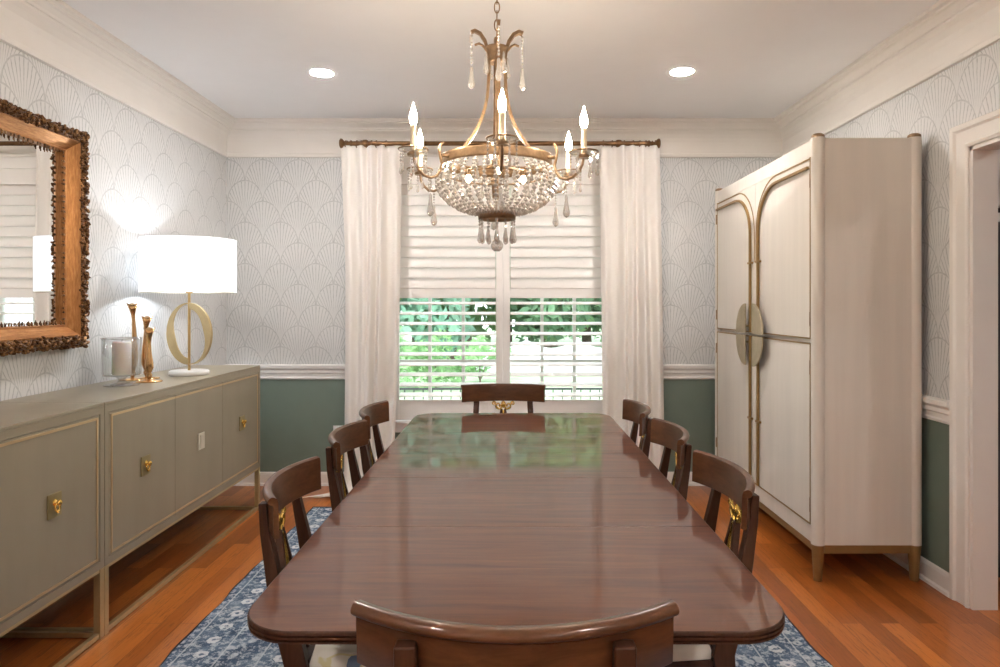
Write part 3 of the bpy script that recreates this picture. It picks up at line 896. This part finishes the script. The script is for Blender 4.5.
b.build('acanthus_carving', M['carved'], mir)
b = MB()
for (y, z, side) in along(.112, .026):
    dy, dz = {0: (0, 1), 1: (-1, 0), 2: (0, -1), 3: (1, 0)}[side]
    y += rd.uniform(-.006, .006) * abs(dz); z += rd.uniform(-.006, .006) * abs(dy); q = rd.uniform(.6, 1.25)
    b.ball((.034, y + dy * .003, z + dz * .003), .0075 * q, 7, 5, (.5, 1.3 if dy else .8, 1.3 if dz else .8))
    b.ball((.032, y + dy * .012 * q, z + dz * .012 * q), .0045 * q, 6, 4, (.5, 1.5 if dy else .7, 1.5 if dz else .7))
b.build('beaded_edge', M['carved'], mir)
MB().box(.002, .012, -hy_ + .108, hy_ - .108, .108, hz_ - .108).build('mirror_glass', M['mirror'], mir)

# ------------------------------------------------------------------ armoire by the right wall (front faces -X)
AX0, AX1, AY0, AY1 = 1.483, 2.023, 3.262, 4.876
PR = .032
arm = thing('armoire', 'tall ivory armoire with brass arch inlay and tapered brass feet', 'armoire', ((AX0 + AX1) / 2, (AY0 + AY1) / 2, 0))
ax, ay = (AX0 + AX1) / 2, (AY0 + AY1) / 2
hx_, hyy = (AX1 - AX0) / 2, (AY1 - AY0) / 2
AZ0, AZ1 = .18, 2.185
b = MB(); b.box(-hx_ + .034, hx_ - .008, -hyy + .012, hyy - .012, AZ0, AZ1 - .005); b.build('body', M['ivory'], arm)
for sx in (-1, 1):
    for sy in (-1, 1):
        x, y = sx * (hx_ - PR), sy * (hyy - PR)
        p = MB().lathe([(PR, AZ0), (PR, AZ1)], (x, y, 0), 24).build('corner_post', M['ivory'], arm)
        MB().lathe([(PR - .003, AZ1), (PR - .001, AZ1 + .006), (PR - .003, AZ1 + .014), (PR - .012, AZ1 + .020), (.001, AZ1 + .022)], (x, y, 0), 24).build('brass_cap', M['antique'], p)
        MB().lathe([(.018, 0), (.020, .006), (.0235, .06), (.027, .12), (PR - .001, AZ0 - .003), (PR - .001, AZ0 - .001)], (x, y, 0), 24).build('leg', M['oldbrass'], arm)
b = MB()
b.box(-hx_ + .05, hx_ - .05, -hyy + .020, -hyy + .040, .137, AZ0 - .001); b.box(-hx_ + .05, hx_ - .05, hyy - .040, hyy - .020, .137, AZ0 - .001)
b.box(-hx_ + .020, -hx_ + .040, -hyy + .05, hyy - .05, .137, AZ0 - .001); b.box(hx_ - .040, hx_ - .020, -hyy + .05, hyy - .05, .137, AZ0 - .001)
b.build('base_rail', M['oldbrass'], arm)
fx0 = -hx_ + .012           # front face of the case
b = MB()
b.box(fx0, -hx_ + .034, -hyy + PR, hyy - PR, AZ1 - .085, AZ1 - .005); b.box(fx0, -hx_ + .034, -hyy + PR, hyy - PR, AZ0, AZ0 + .085)
b.box(fx0, -hx_ + .034, -hyy + PR, -hyy + PR + .022, AZ0 + .085, AZ1 - .085); b.box(fx0, -hx_ + .034, hyy - PR - .022, hyy - PR, AZ0 + .085, AZ1 - .085)
b.build('face_frame', M['ivory'], arm)
zA, zS, zB = AZ0 + .088, 1.180, AZ1 - .088
yo = hyy - PR - .024
fx1 = fx0 - .004
for sy in (-1, 1):
    for lo in (0, 1):
        z0, z1 = (zA, zS - .010) if lo == 0 else (zS + .010, zB)
        ya, yb = sorted((sy * .002, sy * yo))
        d = MB().box(fx1, fx0 + .020, ya, yb, z0, z1, .002).build('door', M['ivory'], arm)
        # thin brass edging
        i = MB(); e = .007
        zz = z1 if lo == 0 else z0
        i.box(fx1 - .003, fx1 + .001, ya, yb, min(zz, zz + (-e if lo == 0 else e)), max(zz, zz + (-e if lo == 0 else e)))
        hy2 = sy * yo; i.box(fx1 - .003, fx1 + .001, min(hy2, hy2 - sy * e), max(hy2, hy2 - sy * e), z0, z1)
        if lo == 0: i.box(fx1 - .003, fx1 + .001, ya, yb, z0, z0 + e)
        i.build('edging', M['oldbrass'], d)
        # brass arch strip: down along the middle, curving to the hinge side at the top
        ys = sy * .066; xs = fx1 - .010
        if lo:
            path = [(xs, ys, z0), (xs, ys, 1.80)]
            for k in range(1, 13):
                a = PI / 2 * k / 12
                path.append((xs, ys + sy * .27 * (1 - math.cos(a)), 1.80 + .245 * math.sin(a)))
            path.append((xs, sy * (yo - .012), 2.045))
            path2 = [(fx1 - .001, sy * .012, 1.62), (fx1 - .001, sy * .014, 1.80)]
            for k in range(1, 13):
                a = PI / 2 * k / 12
                path2.append((fx1 - .001, sy * .014 + sy * .30 * (1 - math.cos(a)), 1.80 + .288 * math.sin(a)))
            path2.append((fx1 - .001, sy * (yo - .008), 2.088))
            MB().tube(path2, .005, flat=(.008, .004)).build('arch_inlay', M['oldbrass'], d)
        else:
            path = [(xs, ys, z0 + .01), (xs, ys, z1)]
        MB().tube(path, .008, flat=(.013, .014)).build('arch_strip', M['oldbrass'], d)
        b = MB()
        zc = 1.62 if lo else .66
        b.box(fx1 - .016, fx1, sy * .066 - .030, sy * .066 + .030, zc - .006, zc + .006); b.build('strip_clip', M['oldbrass'], d)
        # half-oval pull: each door carries its quarter
        pts = [(sy * .006, zS + (.008 if lo else -.008))]
        hh, ww = .182, .165
        for k in range(13):
            a = PI / 2 * k / 12
            pts.append((sy * (.060 + ww * math.cos(a)), zS + (1 if lo else -1) * (.008 + hh * math.sin(a))))
        pts.append((sy * .060, zS + (.008 if lo else -.008)))
        pl = MB().prism([(p[0], p[1]) for p in pts[1:]], 'X', fx1 - .044, fx1 - .036)
        pl.build('pull', M['dullbrass'], d)
        b = MB()
        b.tube([(fx1 - .038, sy * .10, zS + (.05 if lo else -.05)), (fx1, sy * .10, zS + (.05 if lo else -.05))], .007, 8); b.build('pull_post', M['dullbrass'], d)
        for hz in ((z0 + .10, z1 - .12)):
            MB().tube([(fx1 - .004, sy * (yo + .004), hz - .035), (fx1 - .004, sy * (yo + .004), hz + .035)], .005, 8).build('hinge', M['antique'], d)

# ------------------------------------------------------------------ chandelier
chx, chy = -.052, 2.47
ch = thing('chandelier', 'antique gold candle chandelier with a crystal bead bowl above the table', 'chandelier', (chx, chy, 1.56))
def cz_(z): return z - 1.56
def cd_(z): return z - 1.56 - .010
# main hoop
RH = .200
b = MB(); b.loft([[((RH + dr) * math.cos(a), (RH + dr) * math.sin(a), cz_(z)) for dr, z in ((-.004, 1.872), (.003, 1.870), (.005, 1.878), (.003, 1.900), (.005, 1.906), (-.004, 1.908))] for a in [2 * PI * q / 56 for q in range(56)]], False, True, True, loop=True)
b.build('hoop', M['antique'], ch)
b = MB(); b.tube([(.178 * math.cos(a), .178 * math.sin(a), cz_(1.838)) for a in [2 * PI * q / 56 for q in range(56)]], .0035, 6, closed=True); b.build('inner_hoop', M['antique'], ch)
b = MB(); b.loft([[((.066 + dr) * math.cos(a), (.066 + dr) * math.sin(a), cz_(z)) for dr, z in ((-.004, 1.676), (.003, 1.675), (.004, 1.690), (.003, 1.699), (-.004, 1.700))] for a in [2 * PI * q / 40 for q in range(40)]], False, True, True, loop=True)
b.build('bottom_hoop', M['antique'], ch)
# stems from hoop to crown
A0 = math.radians(-90 + 4)
for k in range(4):
    a = math.radians(5) + k * PI / 2
    pts = []
    for q in range(19):
        t_ = q / 18
        r = .030 + (.165 - .030) * (1 - t_) ** 3.2
        pts.append((r * math.cos(a), r * math.sin(a), cz_(1.900 + (2.275 - 1.900) * t_)))
    if k % 2 == 0 or True:
        b = MB(); b.tube(pts, .006, flat=(.020, .011)); b.build('stem', M['antique'], ch)
MB().tube([(0, 0, cz_(1.69)), (0, 0, cz_(2.30))], .006, 8).build('centre_rod', M['antique'], ch)
MB().lathe([(.030, cz_(2.255)), (.036, cz_(2.262)), (.030, cz_(2.275)), (.036, cz_(2.300)), (.044, cz_(2.312)), (.034, cz_(2.316)), (.010, cz_(2.325)), (.010, cz_(2.35))], n=20).build('crown_collar', M['antique'], ch)
def prism_mb(b, x, y, ztop, h, r):
    """pear-cut drop hanging from ztop"""
    b.lathe([(.0015, ztop), (r * .45, ztop - .10 * h), (r * .38, ztop - .25 * h), (r, ztop - .80 * h), (r * .7, ztop - .93 * h), (.0008, ztop - h)], (x, y, 0), 6, smooth=False)
def bead_mb(b, p, r):
    c = Vector(p)
    vs = [b.bm.verts.new(c + Vector(d) * r) for d in ((1, 0, 0), (.5, .866, 0), (-.5, .866, 0), (-1, 0, 0), (-.5, -.866, 0), (.5, -.866, 0), (0, 0, 1.15), (0, 0, -1.15))]
    fs = []
    for i in range(6):
        j = (i + 1) % 6
        fs.append(b.bm.faces.new((vs[i], vs[j], vs[6]))); fs.append(b.bm.faces.new((vs[j], vs[i], vs[7])))
    b._fin(fs, False)
for k in range(4):
    a = math.radians(5) + k * PI / 2
    ca, sa = math.cos(a), math.sin(a)
    pts = [(r * ca, r * sa, cz_(z)) for r, z in ((.030, 2.270), (.034, 2.300), (.044, 2.335), (.062, 2.362), (.082, 2.372), (.096, 2.366))]
    lf = MB().tube(pts, .005, flat=(.020, .012)).build('crown_leaf', M['antique'], ch)
    b = MB()
    for q in range(9): bead_mb(b, (.094 * ca, .094 * sa, cz_(2.354 - q * .0125)), .0058)
    prism_mb(b, .094 * ca, .094 * sa, cz_(2.242), .085, .013); b.build('crystal_drop', M['crystal'], lf)
    b = MB()
    pts = [(r * ca, r * sa, cz_(z)) for r, z in ((.034, 2.295), (.052, 2.318), (.066, 2.326), (.082, 2.320))]
    b.tube(pts, .0045, 6); b.build('scroll', M['antique'], lf)
    b = MB(); prism_mb(b, .046 * math.cos(a + .5), .046 * math.sin(a + .5), cz_(2.285), .080, .012); b.build('crystal_drop', M['crystal'], lf)
# six candle arms
for k in range(6):
    a = A0 + k * PI / 3
    ca, sa = math.cos(a), math.sin(a)
    def P(r, z): return (r * ca, r * sa, cz_(z))
    pts = [P(.226, 1.932), P(.235, 1.922), P(.240, 1.902), P(.236, 1.878), P(.230, 1.855), P(.236, 1.830), P(.252, 1.810), P(.275, 1.802), P(.300, 1.808), P(.322, 1.826), P(.335, 1.850), P(.340, 1.882)]
    arm_o = MB().tube(pts, .0052, 8).build('arm', M['antique'], ch)
    MB().tube([P(.200, 1.888), P(.216, 1.886), P(.232, 1.884)], .007, 8).build('bolt', M['antique'], arm_o)
    x, y = .340 * ca, .340 * sa
    b = MB(); b.lathe([(.008, cd_(1.886)), (.030, cd_(1.888)), (.046, cd_(1.894)), (.050, cd_(1.902)), (.046, cd_(1.900)), (.030, cd_(1.894)), (.010, cd_(1.893))], (x, y, 0), 28); b.build('drip_dish', M['dishglass'], arm_o)
    b = MB(); b.tube([(x + .050 * math.cos(t_), y + .050 * math.sin(t_), cd_(1.902)) for t_ in [2 * PI * q / 30 for q in range(30)]], .0028, 6, closed=True); b.lathe([(.020, cd_(1.880)), (.022, cd_(1.888)), (.012, cd_(1.896))], (x, y, 0), 14); b.build('dish_rim', M['antique'], arm_o)
    b = MB(); b.lathe([(.012, cd_(1.892)), (.011, cd_(1.900)), (.010, cd_(1.975)), (.0105, cd_(1.985)), (.006, cd_(1.986))], (x, y, 0), 16); b.build('candle_sleeve', M['sleeve'], arm_o)
    b = MB(); b.lathe([(.006, cd_(1.985)), (.011, cd_(1.994)), (.0135, cd_(2.006)), (.012, cd_(2.022)), (.007, cd_(2.040)), (.003, cd_(2.052)), (.0008, cd_(2.062))], (x, y, 0), 14); b.build('bulb', M['flame'], arm_o)
    for q in range(6):
        t_ = 2 * PI * q / 6 + k
        xx, yy = x + .046 * math.cos(t_), y + .046 * math.sin(t_)
        b = MB()
        for w in range(3): bead_mb(b, (xx, yy, cz_(1.878 - w * .0105)), .0055)
        prism_mb(b, xx, yy, cz_(1.848), .040, .007)
        b.build('dish_drop', M['crystal'], arm_o)
    b = MB()
    for q in range(4): bead_mb(b, (.275 * ca, .275 * sa, cz_(1.790 - q * .0105)), .0048)
    prism_mb(b, .275 * ca, .275 * sa, cz_(1.749), .082, .013); b.build('crystal_drop', M['crystal'], arm_o)
for k in range(3):
    a = k * 2.094 + .6
    xx, yy = .12 * math.cos(a), .12 * math.sin(a)
    lb = MB().lathe([(.007, cz_(1.852)), (.010, cz_(1.846)), (.012, cz_(1.836)), (.008, cz_(1.826)), (.001, cz_(1.820))], (xx, yy, 0), 12).build('inner_bulb', M['softbulb'], ch)
    MB().tube([(0, 0, cz_(1.872)), (xx, yy, cz_(1.872)), (xx, yy, cz_(1.852))], .006, 8).build('lamp_holder', M['antique'], ch)
# bead bowl: strands from the hoop down to the bottom hoop
NS = 36
for k in range(NS):
    a = 2 * PI * k / NS
    b = MB()
    n = 16
    for q in range(n):
        s = q / (n - 1)
        bp = [(.198, 1.866), (.214, 1.850), (.222, 1.828), (.223, 1.805), (.216, 1.782), (.202, 1.760), (.180, 1.740), (.155, 1.724), (.130, 1.712), (.098, 1.704), (.071, 1.700)]
        f_ = s * (len(bp) - 1); i_ = min(int(f_), len(bp) - 2); f_ -= i_
        r = bp[i_][0] * (1 - f_) + bp[i_ + 1][0] * f_; z = bp[i_][1] * (1 - f_) + bp[i_ + 1][1] * f_
        bead_mb(b, (r * math.cos(a), r * math.sin(a), cz_(z)), .0098 if q % 2 == 1 else .0078)
    b.build('bead_strand', M['bead'], ch)
for k in range(20):
    a = 2 * PI * k / 20
    b = MB()
    for q in range(3): bead_mb(b, (.205 * math.cos(a), .205 * math.sin(a), cz_(1.862 - q * .011)), .006)
    prism_mb(b, .205 * math.cos(a), .205 * math.sin(a), cz_(1.832), .045, .009); b.build('fringe_drop', M['crystal'], ch)
for k in range(12):
    a = 2 * PI * k / 12
    b = MB()
    for q in range(2): bead_mb(b, (.064 * math.cos(a), .064 * math.sin(a), cz_(1.668 - q * .011)), .0055)
    prism_mb(b, .064 * math.cos(a), .064 * math.sin(a), cz_(1.648), .060, .010); b.build('bottom_drop', M['crystal'], ch)
b = MB()
for q in range(7): bead_mb(b, (0, 0, cz_(1.69 - q * .0125)), .006)
b.build('ball_strand', M['crystal'], ch)
b = MB(); b.ball((0, 0, cz_(1.580)), .0235, 10, 7, smooth=False); b.build('crystal_ball', M['crystal'], ch)
# chain and canopy
zz = 2.345; k = 0
while zz < 2.70:
    pts = []
    for q in range(16):
        t_ = 2 * PI * q / 16
        u, w = .0095 * math.cos(t_), .021 * math.sin(t_)
        pts.append((u, 0, cz_(zz + .018) + w) if k % 2 else (0, u, cz_(zz + .018) + w))
    MB().tube(pts, .0024, 6, closed=True).build('chain_link', M['antique'], ch)
    zz += .033; k += 1
MB().lathe([(.010, cz_(2.695)), (.014, cz_(2.705)), (.060, cz_(2.718)), (.064, cz_(2.7385)), (.001, cz_(2.739))], n=28).build('canopy', M['antique'], ch)

# ------------------------------------------------------------------ downlights
LB = {0: 'recessed ceiling light above the left of the window', 1: 'recessed ceiling light above the armoire side of the window', 2: 'added ceiling fill light behind the camera on the left', 3: 'added ceiling fill light behind the camera on the right', 4: 'added ceiling fill light at the rear of the room on the left', 5: 'added ceiling fill light at the rear of the room on the right', 6: 'added ceiling fill light in the next room beyond the doorway'}
for k, (x, y) in enumerate(((-1.125, 3.965), (1.012, 3.945), (-1.125, .35), (1.012, .35), (-1.125, -1.5), (1.012, -1.5), (3.4, 1.6))):  # all but the pair near the window are unseen lights added for fill
    t = thing('downlight', LB[k], 'ceiling light', (x, y, ZC), 0, 'recessed lights in the ceiling')
    MB().lathe([(.062, -.0015), (.082, -.004), (.092, -.0025), (.094, -.0005)], n=40, caps=False).build('trim_ring', M['ceiling'], t)
    MB().lathe([(.064, -.0022), (.001, -.0022)], n=40).build('lens', M['can'], t)

# ------------------------------------------------------------------ outlet, next room
t = thing('wall_outlet', 'white outlet plate on the green wall beside the left curtain', 'outlet', (-1.30, YB, .39))
MB().box(-.042, .042, -.007, -.001, -.06, .06, .002).build('plate', M['plastic'], t)
b = MB(); b.box(-.016, .016, -.010, -.006, .008, .036, .001); b.box(-.016, .016, -.010, -.006, -.036, -.008, .001); b.build('socket', M['white'], t)

t = thing('tall_cabinet', 'tall dark cabinet seen through the doorway at the right', 'cabinet', (2.80, 3.30, 0))
MB().box(-.415, .50, .004, .66, .06, 1.772, .004).build('body', M['dark'], t)
MB().box(-.405, .05, -.012, .003, .09, 1.76, .003).build('door', M['dark'], t); MB().box(.055, .495, -.012, .003, .09, 1.76, .003).build('door', M['dark'], t)
b = MB(); b.box(-.40, .49, .03, .65, 0, .06); b.build('plinth', M['blackm'], t)
t = thing('overhead_cabinet', 'white overhead cabinet above the dark one through the doorway', 'cabinet', (2.80, 3.30, 1.775))
MB().box(-.415, .50, .0, .66, .0, .042, .002).build('ledge', M['white'], t)
MB().box(-.415, .50, .02, .66, .072, .90, .002).build('body', M['white'], t)
MB().box(-.405, .04, .002, .019, .076, .88, .002).build('door', M['white'], t); MB().box(.045, .495, .002, .019, .076, .88, .002).build('door', M['white'], t)
MB().box(-.40, .49, .05, .64, .042, .072).build('recess', M['blackm'], t)

# ------------------------------------------------------------------ garden
GZ = -.95
b = MB(); b.box(-40, 40, YB + T + .02, 70, GZ - .2, GZ); b.build('ground', M['lawn']); o = bpy.data.objects['ground']; tag(o, 'sunlit pale green lawn outside the window', 'lawn', kind='stuff')
# black railing
YG = 10.5
fn = thing('garden_railing', 'black metal railing across the lawn outside the window', 'railing', (0, YG, GZ))
for z, hh in ((1.005, .03), (.16, .025)):
    MB().box(-2.6, 2.2, -.018, .018, z - hh, z).build('rail', M['blackm'], fn)
pm = None
for k in range(33):
    x = -2.55 + k * .146
    if pm is None: o = pm = MB().box(-.008, .008, -.008, .008, 0, .98).build('baluster', M['blackm'], fn)
    else:
        o = pm.copy(); COL.objects.link(o); o.parent = fn
    o.location = (x, 0, 0)
for x in (-2.6, 2.2): MB().box(x - .03, x + .03, -.03, .03, 0, 1.06).build('post', M['blackm'], fn)
# white scalloped fence
wf = thing('white_fence', 'white garden fence with dipping tops across the lawn', 'fence', (0, 22.5, GZ))
for k in range(4):
    x0 = -1.2 + k * 1.72; x1 = x0 + 1.72
    MB().box(x0 - .05, x0 + .05, -.05, .05, 0, 1.22, .01).build('post', M['pale'], wf)
    top = [(x0 + .05 + (1.62) * q / 12, 1.12 - .26 * math.sin(PI * q / 12)) for q in range(13)]
    MB().prism([(x0 + .05, .02)] + top + [(x1 - .05, .02)], 'Y', -.012, .012).build('panel', M['pale'], wf)
    for zr in (.22, .62): MB().box(x0 + .05, x1 - .05, -.03, -.013, zr, zr + .07).build('rail', M['pale'], wf)
MB().box(x1 - .05, x1 + .05, -.05, .05, 0, 1.22, .01).build('post', M['pale'], wf)

def crown_mesh(name, mat, n, lf, seed, clumps):
    rd = random.Random(seed); b = MB()
    cl = [(rd.gauss(0, .42), rd.gauss(0, .42), rd.uniform(-.65, .7), rd.uniform(.28, .5)) for _ in range(clumps)]
    for _ in range(n):
        cx_, cy_, cz0, cr = rd.choice(cl)
        d = Vector((rd.gauss(0, 1), rd.gauss(0, 1), rd.gauss(0, 1))).normalized() * cr * rd.uniform(.55, 1)
        p = Vector((cx_, cy_, cz0)) + d
        u = Vector((rd.gauss(0, 1), rd.gauss(0, 1), rd.gauss(0, .6))).normalized(); v = u.cross(Vector((rd.gauss(0, 1), rd.gauss(0, 1), rd.gauss(0, 1)))).normalized()
        s = lf * rd.uniform(.6, 1.4)
        vs = [b.bm.verts.new(q) for q in (p - u * s, p + v * s * .45, p + u * s, p - v * s * .45)]
        f = b.bm.faces.new(vs); f.material_index = 0
    return b.build(name, mat, fix=False)
def make_tree(k, label, cat='tree', group='trees beyond the lawn'):
    t = thing('tree', label, cat, (0, 0, 0), 0, group)
    c = crown_mesh('foliage', M['leaf'][k], 3400, .085, 20 + k, 14); c.parent = t; c.location = (0, 0, 1.2)
    b = MB(); b.tube([(0, 0, 0), (.02, 0, .6), (-.02, .02, 1.2), (.03, 0, 1.8)], [.075, .06, .05, .02], 8)
    for a in (.5, 2.4, 4.2): b.tube([(0, 0, 1.0), (.2 * math.cos(a), .2 * math.sin(a), 1.35), (.42 * math.cos(a), .42 * math.sin(a), 1.65)], [.035, .025, .012], 6)
    b.build('trunk', M['bark'], t)
    return t
protos = [make_tree(0, 'x'), make_tree(1, 'x'), make_tree(2, 'x')]
words = ['dark green', 'bright green', 'blue-green']
TR = [(-9.5, 27, 1, 3.6, 'leftmost beyond the lawn'), (-6.2, 24, 2, 3.0, 'behind the left shrubs'), (-3.9, 28, 1, 3.5, 'behind the left shutter'),
      (-2.2, 25, 2, 2.6, 'left of the shutter meeting stiles'), (-.2, 29, 1, 3.4, 'behind the meeting stiles'), (1.4, 26, 0, 2.6, 'behind the left end of the white fence'),
      (3.2, 28, 1, 3.0, 'behind the middle of the white fence'), (5.2, 26, 0, 2.9, 'behind the right end of the white fence'), (7.6, 28, 2, 3.4, 'right of the white fence'),
      (-12, 31, 0, 3.8, 'far left at the back'), (10.5, 30, 1, 3.6, 'far right at the back'),
      (-7.5, 37, 0, 5.2, 'tallest at the left of the back row'), (-2.6, 38, 2, 5.4, 'tall in the middle of the back row'), (2.2, 37, 0, 5.2, 'tall behind the white fence in the back row'), (6.8, 38, 1, 5.4, 'tallest at the right of the back row')]
used = [0, 0, 0]
for (x, y, k, s, w) in TR:
    if not used[k]: t = protos[k]; used[k] = 1
    else: t = copy_tree(protos[k])
    t.location = (x, y, GZ); t.rotation_euler = (0, 0, x); t.scale = (s, s, s * 1.25)
    t['label'] = words[k] + ' leafy tree ' + w
def make_shrub():
    t = thing('shrub', 'x', 'shrub', (0, 0, 0), 0, 'shrubs on the lawn')
    c = crown_mesh('foliage', M['leaf'][1], 1300, .085, 55, 9); c.parent = t; c.location = (0, 0, .75)
    b = MB(); b.tube([(0, 0, 0), (.02, 0, .8)], [.03, .015], 6); b.tube([(0, 0, .1), (.2, .1, .7)], [.02, .01], 6); b.tube([(0, 0, .1), (-.18, -.1, .7)], [.02, .01], 6); b.build('stem', M['bark'], t)
    return t
sp = make_shrub()
for i, (x, y, s, w) in enumerate(((-3.3, 17.5, 1.15, 'left end of the lawn'), (-2.1, 18.5, .95, 'middle of the left shutter view'), (-.9, 19.5, .85, 'white fence end'))):
    t = sp if i == 0 else copy_tree(sp)
    t.location = (x, y, GZ); t.scale = (s, s, s); t.rotation_euler = (0, 0, i * 1.3); t['label'] = 'leafy green shrub on the lawn near the ' + w

# ------------------------------------------------------------------ light: sky, sun
w = bpy.data.worlds.new('sky'); SC.world = w; w.use_nodes = True
nt = w.node_tree; bg = nt.nodes['Background']
bg.inputs['Color'].default_value = (.86, .93, 1.0, 1); bg.inputs['Strength'].default_value = 2.6
sl = bpy.data.lights.new('sun', 'SUN'); sl.energy = 1.6; sl.angle = math.radians(2); sl.color = (1, .95, .86)
so = bpy.data.objects.new('sun', sl); COL.objects.link(so)
so.rotation_euler = Vector((.35, .75, -1.15)).to_track_quat('-Z', 'Y').to_euler()

# ------------------------------------------------------------------ camera
cam = bpy.data.cameras.new('camera'); co = bpy.data.objects.new('camera', cam); COL.objects.link(co)
co.location = (0, 0, EYE); co.rotation_euler = (PI / 2, 0, 0)
cam.sensor_width = 36; cam.lens = 36 * .667
cam.shift_x = -(511 - 500) / 1000; cam.shift_y = -(333.5 - 305) / 1000
cam.clip_start = .02; cam.clip_end = 300
SC.camera = co
SC.view_settings.view_transform = 'Standard'; SC.view_settings.look = 'None'
SC.view_settings.gamma = 1; SC.view_settings.use_curve_mapping = False
SC.view_settings.exposure = 0.85
cy_ = SC.cycles
cy_.use_denoising = True
cy_.max_bounces = 10; cy_.transparent_max_bounces = 48; cy_.diffuse_bounces = 5; cy_.glossy_bounces = 5
cy_.caustics_reflective = False; cy_.caustics_refractive = False
cy_.sample_clamp_indirect = 6
